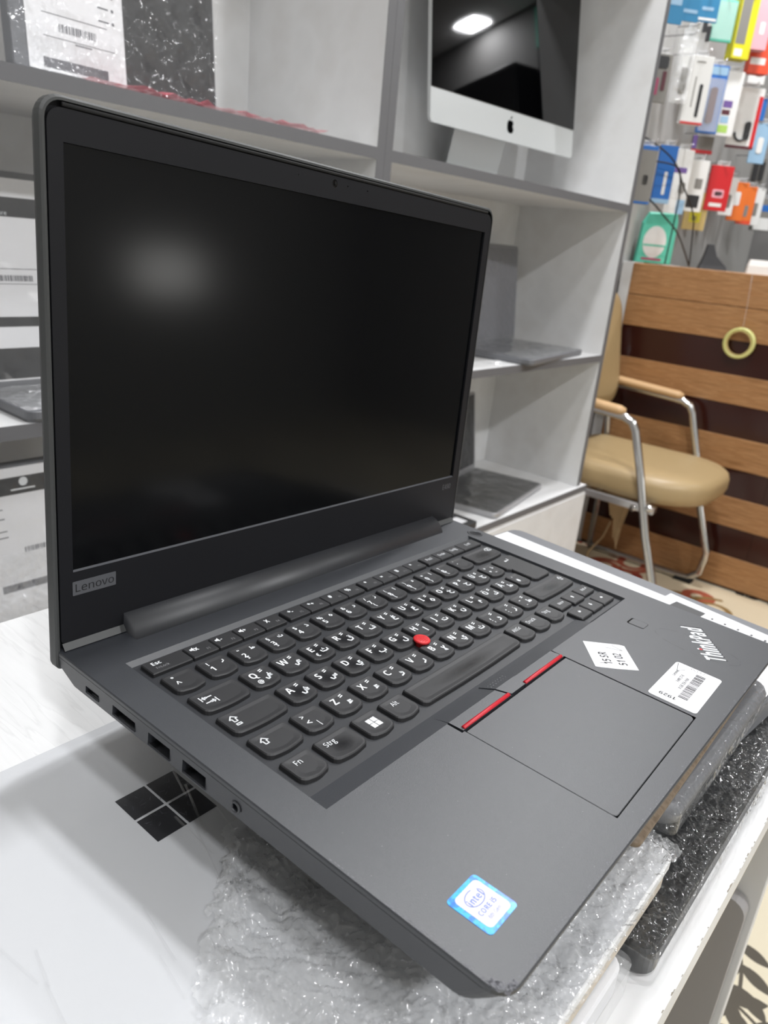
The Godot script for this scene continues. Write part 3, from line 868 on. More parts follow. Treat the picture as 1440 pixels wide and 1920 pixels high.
func arrow_icon(mk: Mk, x: float, z: float, h: float, dir: float, y: float, hollow := false):
	var pts := [Vector2(-0.5, 0), Vector2(0, -0.5), Vector2(0, -0.22), Vector2(0.5, -0.22), Vector2(0.5, 0.22), Vector2(0, 0.22), Vector2(0, 0.5)]
	var o := []
	for p in pts: o.append(Vector2(x, z) + (p as Vector2).rotated(dir) * h)
	if hollow:
		o.append(o[0]); mk.ribbon(o, h * 0.13, y)
	else: mk.flat(o, y)

func keycap(x0: float, z0: float, x1: float, z1: float) -> Mk:
	var mk := Mk.new()
	var ring := func(i: float, drop: float) -> PackedVector2Array:
		var o := PackedVector2Array()
		var a := x0 + i
		var b := x1 - i
		var fr := minf(3.6, (b - a) * 0.42)
		var c := z0 + i
		var d := z1 - i
		o.append(Vector2(a, c + 0.9)); o.append(Vector2(a + 0.35, c + 0.25)); o.append(Vector2(a + 1.0, c))
		o.append(Vector2(b - 1.0, c)); o.append(Vector2(b - 0.35, c + 0.25)); o.append(Vector2(b, c + 0.9))
		for k in 5:
			var t := 0.5 * PI * k / 4
			o.append(Vector2(b - fr + cos(t) * fr, d - fr - 0.7 + sin(t) * fr))
		for k in 5: o.append(Vector2(lerpf(b - fr, a + fr, (k + 1) / 6.0), d - 0.7 + 0.7 * sin(PI * (k + 1) / 6.0)))
		for k in 5:
			var t := 0.5 * PI + 0.5 * PI * k / 4
			o.append(Vector2(a + fr + cos(t) * fr, d - fr - 0.7 + sin(t) * fr))
		return o
	mk.loft([[ring.call(-0.1, 0), -2.1], [ring.call(0.15, 0), -0.45], [ring.call(0.55, 0), 0.0], [ring.call(1.1, 0), 0.02], [ring.call(3.0, 0), -0.16]], false, true, Rect2(x0, z0, x1 - x0, z1 - z0))
	return mk

func fkey(x0: float, x1: float) -> Mk:
	var mk := Mk.new()
	mk.loft([[rr(x0, -14.1, x1, -4.2, 0.6, 2), -2.1], [rr(x0, -14.1, x1, -4.2, 0.6, 2), -0.5], [rr(x0 + 0.4, -13.7, x1 - 0.4, -4.6, 0.5, 2), 0.0]], false)
	return mk

func laptop():
	var t := thing("laptop", "open black laptop with red pointing stick, on top of the pile", "laptop", Vector3.ZERO, lap_basis())
	var X0 := -22.0
	var X1 := 305.5
	var Z0 := -48.0
	var Z1 := 193.5
	var hx0 := -4.4
	var hx1 := 286.5
	var hz0 := -19.0
	var hz1 := 104.8
	var outer := fskew(rr(X0 + 0.5, Z0 + 0.5, X1 - 0.5, Z1 - 0.5, [3, 3, 7, 7], 6))
	# lower shell
	var b := Mk.new()
	var full := fskew(rr(X0, Z0, X1, Z1, [3.5, 3.5, 7.5, 7.5], 6))
	b.loft([[fskew(rr(X0 + 4, Z0 + 22, X1 - 4, Z1 - 14, [4, 4, 8, 8], 6)), -14.4], [fskew(rr(X0 + 0.9, Z0 + 12, X1 - 0.9, Z1 - 9, [4, 4, 8, 8], 6)), -12.2], [fskew(rr(X0 + 0.39, Z0 + 0.5, X1 - 0.39, Z1 - 4, [3.5, 3.5, 7.5, 7.5], 6)), -6.5], [fskew(rr(X0, Z0, X1, Z1 - 1.0, [3.5, 3.5, 7.5, 7.5], 6)), -2.2]], true, false, Rect2(), 27)
	# left side wall with real openings for the ports
	var wx := func(z: float, y: float) -> Vector3: return Vector3(X0 + 0.09 * (-2.2 - y), y, z)
	var holes := [[-22.4, -12.6, -9.8, -6.6], [-2.0, 14.0, -10.2, -5.4], [23.0, 37.2, -10.9, -5.0], [45.2, 59.2, -10.9, -5.0], [74.9, 78.3, -9.1, -5.7]]
	var zp := -24.0
	for h in holes + [[84.0, 84.0, 0.0, 0.0]]:
		b.quad(wx.call(zp, -12.2), wx.call(h[0], -12.2), wx.call(h[0], -2.2), wx.call(zp, -2.2))
		if h[2] < 0.0:
			b.quad(wx.call(h[0], -12.2), wx.call(h[1], -12.2), wx.call(h[1], h[2]), wx.call(h[0], h[2]))
			b.quad(wx.call(h[0], h[3]), wx.call(h[1], h[3]), wx.call(h[1], -2.2), wx.call(h[0], -2.2))
		zp = h[1]
	for q in [[[-32.0, -12.2], [-24.0, -12.2], [-24.0, -2.2], [-44.5, -2.2], [-44.0, -6.5]], [[84.0, -12.2], [173.7, -12.2], [179.2, -6.5], [182.2, -2.2], [84.0, -2.2]]]:
		for k in range(1, 4): b.tri(wx.call(q[0][0], q[0][1]), wx.call(q[k][0], q[k][1]), wx.call(q[k + 1][0], q[k + 1][1]))
	var base := part(t, "base", b, M.laptop_black)
	b = Mk.new()
	b.loft([[fskew(rr(X0 + 0.4, Z0 + 0.4, X1 - 0.4, Z1 - 0.4, [3.5, 3.5, 7.5, 7.5], 6)), -2.3], [full, -2.0], [full, -0.5], [outer, 0.0]], false, false)
	# deck as four strips round the keyboard well, and round the pad
	var strips := [[-100, -100, hx0, 400], [hx1, -100, 400, 400], [hx0, -100, hx1, hz0], [hx0, hz1, 74.6, 400], [178.1, hz1, hx1, 400], [74.6, 183.7, 178.1, 400]]
	for s in strips:
		var rect := PackedVector2Array([Vector2(s[0], s[1]), Vector2(s[2], s[1]), Vector2(s[2], s[3]), Vector2(s[0], s[3])])
		for poly in Geometry2D.intersect_polygons(outer, rect): b.cap(poly, 0.0, true)
	# little patches beside the pad
	b.flat([Vector2(74.6, 112.8), Vector2(76.4, 112.8), Vector2(76.4, 183.7), Vector2(74.6, 183.7)], 0.0)
	part(t, "palm_rest", b, M.laptop_black)
	# keyboard well: floor, walls and slopes
	b = Mk.new()
	var fy := -2.1
	b.quad(Vector3(hx0 + 0.6, fy, hz0 + 2.2), Vector3(hx0 + 0.6, fy, 95), Vector3(hx1 - 0.6, fy, 95), Vector3(hx1 - 0.6, fy, hz0 + 2.2))
	b.quad(Vector3(231, fy, 95), Vector3(231, fy, 102.6), Vector3(hx1 - 0.6, fy, 102.6), Vector3(hx1 - 0.6, fy, 95))
	part(t, "keyboard_frame", b, M.deck_black)
	b = Mk.new()
	b.quad(Vector3(hx0, 0, hz0), Vector3(hx0 + 0.6, fy, hz0 + 2.2), Vector3(hx1 - 0.6, fy, hz0 + 2.2), Vector3(hx1, 0, hz0))
	b.quad(Vector3(hx0, 0, hz0), Vector3(hx0, 0, hz1), Vector3(hx0 + 0.6, fy, 95), Vector3(hx0 + 0.6, fy, hz0 + 2.2))
	b.quad(Vector3(hx1 - 0.6, fy, hz0 + 2.2), Vector3(hx1 - 0.6, fy, 102.6), Vector3(hx1, 0, hz1), Vector3(hx1, 0, hz0))
	b.quad(Vector3(hx0 + 0.6, fy, 95), Vector3(hx0, 0, hz1), Vector3(231, 0, hz1), Vector3(231, fy, 95))
	b.quad(Vector3(231, fy, 102.6), Vector3(231, 0, hz1), Vector3(hx1, 0, hz1), Vector3(hx1 - 0.6, fy, 102.6))
	b.tri(Vector3(231, fy, 95), Vector3(231, 0, hz1), Vector3(231, fy, 102.6))
	part(t, "well_bevel", b, M.laptop_black)
	keys(t)
	pointing(t)
	ports(t)
	deck_marks(t)
	lid(t)
	# rubber feet
	for p in [[20, -25], [265, -25], [20, 165], [265, 165]]:
		b = Mk.new()
		b.prism(rr(p[0] - 14, p[1] - 4, p[0] + 14, p[1] + 4, 3.5), -15.2, -13.9)
		part(t, "rubber_foot", b, M.rubber)

func keys(t: Node3D):
	var u := 19.05
	var pz := 18.83
	var W := 16.1
	var D := 15.2
	var worn := {"A": 1, "S": 1, "D": 1, "E": 1, "I": 1, "F": 1, "K": 1, "U": 1, "O": 1, "space": 1, "bksp": 1, "rshift": 1, "strg": 1, "L": 1, "R": 1, "G": 1}
	# [start, width in units, id, main, top-left, bottom-left, arabic]
	var rows := [
		[["caret", 1, "^", "°", "", ""], ["k1", 1, "1", "!", "", ""], ["k2", 1, "2", "\"", "²", ""], ["k3", 1, "3", "§", "³", ""], ["k4", 1, "4", "$", "", ""], ["k5", 1, "5", "%", "", ""], ["k6", 1, "6", "&", "", ""], ["k7", 1, "7", "/", "{", ""], ["k8", 1, "8", "(", "[", ""], ["k9", 1, "9", ")", "]", ""], ["k0", 1, "0", "=", "}", ""], ["ss", 1, "ß", "?", "\\", ""], ["acc", 1, "´", "`", "", ""], ["bksp", 1.94, "", "", "", ""]],
		[["tab", 1.5, "", "", "", ""], ["Q", 1, "Q", "", "@", "dad"], ["W", 1, "W", "", "", "sad"], ["E", 1, "E", "", "€", "tha"], ["R", 1, "R", "", "", "qaf"], ["T", 1, "T", "", "", "fa"], ["Y", 1, "Y", "", "", "ghain"], ["U", 1, "U", "", "", "ain"], ["I", 1, "I", "", "", "ha"], ["O", 1, "O", "", "", "kha"], ["P", 1, "P", "", "", "hah"], ["UE", 1, "Ü", "", "", "jim"], ["plus", 1, "+", "*", "~", "dal"]],
		[["caps", 1.75, "", "", "", ""], ["A", 1, "A", "", "", "shin"], ["S", 1, "S", "", "", "sin"], ["D", 1, "D", "", "", "ya"], ["F", 1, "F", "", "", "ba"], ["G", 1, "G", "", "", "lam"], ["H", 1, "H", "", "", "alif"], ["J", 1, "J", "", "", "ta"], ["K", 1, "K", "", "", "nun"], ["L", 1, "L", "", "", "mim"], ["OE", 1, "Ö", "", "", "kaf"], ["AE", 1, "Ä", "", "", "tah"], ["hash", 0.84, "#", "'", "", ""]],
		[["lshift", 1.25, "", "", "", ""], ["less", 1, "<", ">", "|", ""], ["Z", 1, "Z", "", "", "hamza"], ["X", 1, "X", "", "", "hamza"], ["C", 1, "C", "", "", "waw"], ["V", 1, "V", "", "", "ra"], ["B", 1, "B", "", "", "laa"], ["N", 1, "N", "", "", "ya"], ["M", 1, "M", "", "", "tha"], ["comma", 1, ",", ";", "", "waw"], ["dot", 1, ".", ":", "", "zay"], ["minus", 1, "-", "_", "", "tah"], ["rshift", 2.7, "", "", "", ""]],
		[["fn", 0.97, "Fn", "", "", ""], ["strg", 1.23, "Strg", "", "", ""], ["win", 1, "", "", "", ""], ["alt", 1, "Alt", "", "", ""], ["space", 5.03, "", "", "", ""], ["altgr", 0.97, "AltGr", "", "", ""], ["druck", 1.0, "Druck", "", "", ""], ["strg2", 0.97, "Strg", "", "", ""]]]
	var y := 0.07
	for r in rows.size():
		var cx := 0.0
		for k in rows[r]:
			var id: String = k[0]
			var x0 := cx * u
			var x1: float = x0 + k[1] * u - (u - W)
			var z0 := r * pz
			var z1 := z0 + D
			cx += k[1]
			var key := part(t, "key", keycap(x0, z0, x1, z1), M.key_worn if worn.has(id) else M.key_black)
			var mk := Mk.new()
			var any := false
			var yy := y - 0.10
			if r == 4:
				if k[2] != "":
					mk.text(k[2], 2.6, Vector3(x0 + 6.2 + (1.0 if id.begins_with("alt") else 0.0), yy + 0.08, z0 + 4.6), fonts.sans); any = true
				if id == "win":
					for i in 2:
						for j in 2:
							mk.flat([Vector2(x0 + 5.4 + i * 3.1, z0 + 4.4 + j * 3.1), Vector2(x0 + 8.1 + i * 3.1, z0 + 4.3 + j * 3.1), Vector2(x0 + 8.1 + i * 3.1, z0 + 7.2 + j * 3.1), Vector2(x0 + 5.4 + i * 3.1, z0 + 7.1 + j * 3.1)], yy)
					any = true
			elif id == "tab":
				mk.ribbon([Vector2(x0 + 4, z0 + 5.2), Vector2(x0 + 9, z0 + 5.2)], 0.6, yy + 0.08); arrow_icon(mk, x0 + 5.2, z0 + 5.2, 2.8, 0, yy + 0.08)
				mk.ribbon([Vector2(x0 + 3.4, z0 + 3.6), Vector2(x0 + 3.4, z0 + 6.8)], 0.5, yy + 0.08)
				mk.ribbon([Vector2(x0 + 4, z0 + 8.6), Vector2(x0 + 9, z0 + 8.6)], 0.6, yy); arrow_icon(mk, x0 + 7.8, z0 + 8.6, 2.8, PI, yy); mk.ribbon([Vector2(x0 + 9.7, z0 + 7.0), Vector2(x0 + 9.7, z0 + 10.2)], 0.5, yy)
				any = true
			elif id == "caps" or id == "lshift" or id == "rshift":
				var ax := x1 - 5.0 if id == "rshift" else x0 + 5.4
				arrow_icon(mk, ax, z0 + 5.2, 4.0, PI / 2, yy + 0.04, true)
				if id == "caps": mk.ribbon([Vector2(ax - 1.2, z0 + 8.6), Vector2(ax + 1.2, z0 + 8.6), Vector2(ax + 1.2, z0 + 9.6), Vector2(ax - 1.2, z0 + 9.6), Vector2(ax - 1.2, z0 + 8.6)], 0.5, yy)
				any = true
			elif id == "bksp":
				mk.ribbon([Vector2(x1 - 9.5, z0 + 4.5), Vector2(x1 - 7.3, z0 + 2.7), Vector2(x1 - 3.2, z0 + 2.7), Vector2(x1 - 3.2, z0 + 6.3), Vector2(x1 - 7.3, z0 + 6.3), Vector2(x1 - 9.5, z0 + 4.5)], 0.5, yy + 0.08)
				mk.ribbon([Vector2(x1 - 7, z0 + 3.5), Vector2(x1 - 4.6, z0 + 5.5)], 0.5, yy + 0.08); mk.ribbon([Vector2(x1 - 7, z0 + 5.5), Vector2(x1 - 4.6, z0 + 3.5)], 0.5, yy + 0.08)
				any = true
			elif id != "space":
				any = true
				var letter: bool = k[5] != ""
				if r == 0 or id == "less" or id == "hash" or id == "plus":
					if k[3] != "": mk.text(k[3], 2.7, Vector3(x0 + 4.4, yy + 0.08, z0 + 4.0), fonts.bold)
					mk.text(k[2], 3.5, Vector3(x0 + 4.6, yy + 0.02, z0 + 8.2), fonts.bold)
					if k[4] != "": mk.text(k[4], 2.7, Vector3(x0 + 4.6 if r == 0 else x0 + 8.0, yy + 0.05, z0 + 11.4 if r == 0 else z0 + 10.8), fonts.bold)
					if r == 0 and id != "caret" and id != "ss" and id != "acc": arab(mk, ["alif", "ra", "tah", "tha", "dal", "ha", "waw", "zay", "alif", "hamza"][int(k[2]) % 10], x0 + 10.6, z0 + 6.4, 3.0, yy + 0.03)
					if id == "plus": arab(mk, "dal", x0 + 9.4, z0 + 6.5, 3.0, yy)
				else:
					mk.text(k[2], 4.2, Vector3(x0 + 4.9, yy + 0.05, z0 + 5.2), fonts.bold)
					if k[4] != "": mk.text(k[4], 2.8, Vector3(x0 + 4.8, yy, z0 + 10.6), fonts.bold)
					if k[3] != "": mk.text(k[3], 3.0, Vector3(x0 + 4.7, yy, z0 + 9.4), fonts.bold)
					if letter:
						arab(mk, k[5], x0 + 8.8, z0 + 11.4, 4.4, yy)
						mk.ribbon([Vector2(x0 + 9.6, z0 + 3.2), Vector2(x0 + 11.4, z0 + 2.7)], 0.6, yy + 0.05)
						mk.ribbon([Vector2(x0 + 9.6, z0 + 4.3), Vector2(x0 + 11.4, z0 + 3.8)], 0.6, yy + 0.04)
			if any: part(key, "legend", mk, M.legend_white)
	# enter key: an upside-down L over two rows
	var ek := Mk.new()
	var ox := 12.5 * u + u
	var L := func(i: float) -> PackedVector2Array:
		return PackedVector2Array([Vector2(ox + i, pz + i), Vector2(282.2 - i, pz + i), Vector2(282.2 - i, pz * 2 + D - 3.6 - i), Vector2(281.2 - i, pz * 2 + D - 1.4 - i), Vector2(278.8 - i, pz * 2 + D - i), Vector2(263.4 + i, pz * 2 + D - i), Vector2(260.8 + i, pz * 2 + D - 1.3 - i), Vector2(259.8 + i, pz * 2 + D - 3.6 - i), Vector2(259.8 + i, pz + D + 1.2 - i), Vector2(ox + 3 + i, pz + D - i), Vector2(ox + i, pz + D - 2.6 - i)])
	ek.loft([[L.call(-0.1), -2.1], [L.call(0.15), -0.45], [L.call(0.6), 0.0]], false)
	var en := part(t, "key", ek, M.key_black)
	var em := Mk.new()
	em.ribbon([Vector2(272.5, pz + 3.0), Vector2(272.5, pz + 5.0), Vector2(269, pz + 5.0)], 0.6, 0.06)
	arrow_icon(em, 268.4, pz + 5.0, 2.4, 0, 0.06)
	part(en, "legend", em, M.legend_white)
	# arrow cluster
	for a in [[231.6, 75.8, 246.6, 85.4, "Bild", 0], [248.4, 75.8, 263.6, 86.6, "", PI / 2], [265.2, 75.8, 281.6, 85.4, "Bild", 0], [231.6, 88.6, 247.0, 99.4, "", 0], [248.6, 88.6, 263.8, 99.4, "", -PI / 2], [265.2, 88.6, 281.6, 99.4, "", PI]]:
		var mk := Mk.new()
		mk.loft([[rr(a[0], a[1], a[2], a[3], 0.8, 2), -2.1], [rr(a[0], a[1], a[2], a[3], 0.8, 2), -0.5], [rr(a[0] + 0.5, a[1] + 0.5, a[2] - 0.5, a[3] - 0.5, 0.7, 2), 0.0]], false)
		var key := part(t, "key", mk, M.key_black)
		mk = Mk.new()
		if a[4] != "":
			mk.text(a[4], 1.9, Vector3((a[0] + a[2]) / 2, 0.06, a[1] + 4.4), fonts.sans)
			arrow_icon(mk, a[2] - 4.0, a[1] + 4.4, 1.5, PI / 2 if a[0] < 240 else -PI / 2, 0.06)
		else:
			arrow_icon(mk, (a[0] + a[2]) / 2, a[1] + 4.8, 2.6, a[5], 0.06)
		part(key, "legend", mk, M.legend_white)
	# function row
	var fx := [[0, 22.0, "Esc", "FnLock"], [22.7, 37.6, "x", "F1"], [38.2, 52.6, "-", "F2"], [53.2, 68.0, "+", "F3"], [68.6, 83.6, "X", "F4"], [86.2, 101.6, "*-", "F5"], [102.2, 117.4, "*+", "F6"], [118, 133.2, "#", "F7"], [133.8, 148.4, "%", "F8"], [150.8, 165.6, "*", "F9"], [166.2, 181.0, "=", "F10"], [181.6, 196.6, "B", "F11"], [197.2, 212.4, "*", "F12"], [215.2, 229.6, "Pos1", ""], [230.2, 244.4, "Ende", ""], [245, 259.0, "Einfg", ""], [259.6, 282.2, "Entf", ""]]
	for a in fx:
		var key := part(t, "key", fkey(a[0], a[1]), M.key_black)
		var mk := Mk.new()
		if a[0] == 0:
			mk.text("Esc", 2.4, Vector3(6.0, 0.06, -11.0), fonts.bold)
			var m2 := Mk.new()
			m2.text("FnLock", 1.6, Vector3(7.2, 0.06, -7.4), fonts.sans)
			part(key, "legend", m2, M.legend_dim)
		elif a[3] == "":
			mk.text(a[2], 2.4, Vector3((a[0] + a[1]) / 2, 0.06, -9.5), fonts.sans)
		else:
			var cx: float = (a[0] + a[1]) / 2 - 2.0
			mk.text(a[2], 3.0, Vector3(cx, 0.06, -10.4), fonts.bold)
			if a[2] == "-" or a[2] == "+" or a[2] == "x":
				mk.flat([Vector2(cx - 3.4, -11.3), Vector2(cx - 2.4, -11.3), Vector2(cx - 1.2, -12.3), Vector2(cx - 1.2, -8.9), Vector2(cx - 2.4, -9.9), Vector2(cx - 3.4, -9.9)], 0.06)
			var m2 := Mk.new()
			m2.text(a[3], 1.5, Vector3(cx + 5.2, 0.06, -7.2), fonts.sans)
			part(key, "legend", m2, M.legend_dim)
		part(key, "legend", mk, M.legend_white)
	# power button
	var pb := Mk.new(true)
	pb.lathe([[0, 0.0], [5.6, 0.0], [5.8, 0.12], [4.6, 0.2], [4.4, -0.3], [0, -0.3]], 28, Vector3(295.6, 0.0, -18.5))
	part(t, "power_button", pb, M.laptop_black)

func pointing(t: Node3D):
	# red pointing stick between three keys
	var c := Mk.new(true)
	c.lathe([[0, -2], [3.2, -2], [3.2, 0.0], [4.5, 0.5], [4.7, 1.3], [4.2, 1.9], [2.4, 2.1], [0, 2.15]], 22, Vector3(125.6, 0, 53.8))
	var o := part(t, "pointing_stick", c, M.red_plastic)
	var d := Mk.new()
	for i in range(-3, 4):
		for j in range(-3, 4):
			if i * i + j * j < 11: d.box(Vector3(125.3 + i * 1.0, 1.7, 53.5 + j * 1.0), Vector3(125.9 + i * 1.0, 2.4 - (i * i + j * j) * 0.02, 54.1 + j * 1.0))
	part(o, "grip_dots", d, M.red_plastic)
	# three buttons following the slope, red stripes
	var prof := func(z: float) -> float:
		return lerpf(-1.55, 0.25, clampf((z - 97.4) / (104.8 - 97.4), 0, 1))
	var quads := [["left", 75.2, 113.2, 76.2, 119.3], ["mid", 113.8, 136.3, 119.9, 133.4], ["right", 136.9, 175.6, 134.0, 177.6]]
	for q in quads:
		var b := Mk.new()
		var zs := [97.4, 104.8, 109.4, 112.4]
		if q[0] == "mid": zs = [97.4, 104.8, 109.4, 112.2]
		for k in 3:
			var za: float = zs[k]
			var zb: float = zs[k + 1]
			var ta := (za - 97.4) / 15.0
			var tb := (zb - 97.4) / 15.0
			var xa0 := lerpf(q[1], q[3], ta)
			var xa1 := lerpf(q[2], q[4], ta)
			var xb0 := lerpf(q[1], q[3], tb)
			var xb1 := lerpf(q[2], q[4], tb)
			var ya: float = prof.call(za)
			var yb: float = prof.call(zb)
			if q[0] == "mid": ya += 0.45; yb += 0.45
			b.quad(Vector3(xa0, ya, za), Vector3(xb0, yb, zb), Vector3(xb1, yb, zb), Vector3(xa1, ya, za))
			b.quad(Vector3(xa0, -2.2, za), Vector3(xb0, -2.2, zb), Vector3(xb0, yb, zb), Vector3(xa0, ya, za))
			b.quad(Vector3(xb1, -2.2, zb), Vector3(xa1, -2.2, za), Vector3(xa1, ya, za), Vector3(xb1, yb, zb))
			if k == 2: b.quad(Vector3(xb0, -2.2, zb), Vector3(xb1, -2.2, zb), Vector3(xb1, yb, zb), Vector3(xb0, yb, zb))
		var o2 := part(t, "pointer_button", b, M.laptop_black)
		if q[0] == "mid":
			var dots := Mk.new()
			for k in 7:
				for r in 2: dots.cap(circle(117.5 + k * 2.4, 100.2 + r * 1.8, 0.35, 6), prof.call(100.2 + r * 1.8) + 0.5, true)
			part(o2, "raised_dots", dots, M.laptop_black)
		else:
			var s := Mk.new(true)
			var x0: float = 77.6 if q[0] == "left" else 134.6
			var x1: float = 118.4 if q[0] == "left" else 176.0
			s.tube([Vector3(x0, 0.2, 111.3), Vector3(x1, 0.2, 111.3)], 1.1, 8)
			part(o2, "red_stripe", s, M.red_stripe)
	var g := Mk.new()
	g.box(Vector3(74.6, -2.6, 96.6), Vector3(178.1, -2.3, 183.7))
	part(t, "pad_well", g, M.laptop_black)
	var p := Mk.new()
	p.loft([[rr(77.0, 113.4, 177.6, 183.2, [0.5, 0.5, 2.5, 2.5], 4), -2.0], [rr(77.0, 113.4, 177.6, 183.2, [0.5, 0.5, 2.5, 2.5], 4), -0.35], [rr(77.25, 113.65, 177.35, 182.95, [0.5, 0.5, 2.4, 2.4], 4), -0.15]], false)
	part(t, "touchpad", p, M.laptop_black)

func ports(t: Node3D):
	# each port is a cavity behind an opening in the side wall, with its metal lip and contact tongue
	var X := -21.7
	for a in [[-22.4, -12.6, -9.8, -6.6, "usb_c_port"], [-2.0, 14.0, -10.2, -5.4, "hdmi_port"], [23.0, 37.2, -10.9, -5.0, "usb_port"], [45.2, 59.2, -10.9, -5.0, "usb_port"], [74.9, 78.3, -9.1, -5.7, "audio_jack"]]:
		var d := 10.0
		var m := Mk.new()
		var lo := Vector3(X, a[2], a[0])
		var hi := Vector3(X + d, a[3], a[1])
		m.quad(Vector3(hi.x, lo.y, lo.z), Vector3(hi.x, lo.y, hi.z), Vector3(hi.x, hi.y, hi.z), Vector3(hi.x, hi.y, lo.z))
		m.quad(lo, Vector3(lo.x, lo.y, hi.z), Vector3(hi.x, lo.y, hi.z), Vector3(hi.x, lo.y, lo.z))
		m.quad(Vector3(lo.x, hi.y, hi.z), Vector3(lo.x, hi.y, lo.z), Vector3(hi.x, hi.y, lo.z), hi)
		m.quad(Vector3(lo.x, lo.y, lo.z), Vector3(hi.x, lo.y, lo.z), Vector3(hi.x, hi.y, lo.z), Vector3(lo.x, hi.y, lo.z))
		m.quad(Vector3(hi.x, lo.y, hi.z), Vector3(lo.x, lo.y, hi.z), Vector3(lo.x, hi.y, hi.z), hi)
		var o := part(t, a[4], m, M.laptop_black)
		if a[4] == "audio_jack":
			var r := Mk.new(true)
			r.lathe([[1.7, 0.0], [1.8, 0.45], [2.4, 0.5], [2.7, 0.1]], 20)
			part(o, "jack_collar", r, M.laptop_black, Vector3(X - 0.25, -7.4, 76.6), Basis(Vector3(0, 0, 1), Vector3(-1, 0, 0), Vector3(0, -1, 0)))
			continue
		var l := Mk.new()
		l.box(Vector3(X + 0.4, lo.y + 0.1, lo.z + 0.3), Vector3(X + 8.0, lo.y + 0.4, hi.z - 0.3))
		part(o, "metal_shell", l, M.metal)
		l = Mk.new()
		var ty := (lo.y + hi.y) / 2.0 + (0.8 if a[4] == "usb_port" else 0.0)
		l.box(Vector3(X + 2.2, ty - 0.5, lo.z + 1.6), Vector3(X + 9.5, ty + 0.5, hi.z - 1.6))
		part(o, "contact_tongue", l, M.label_grey)

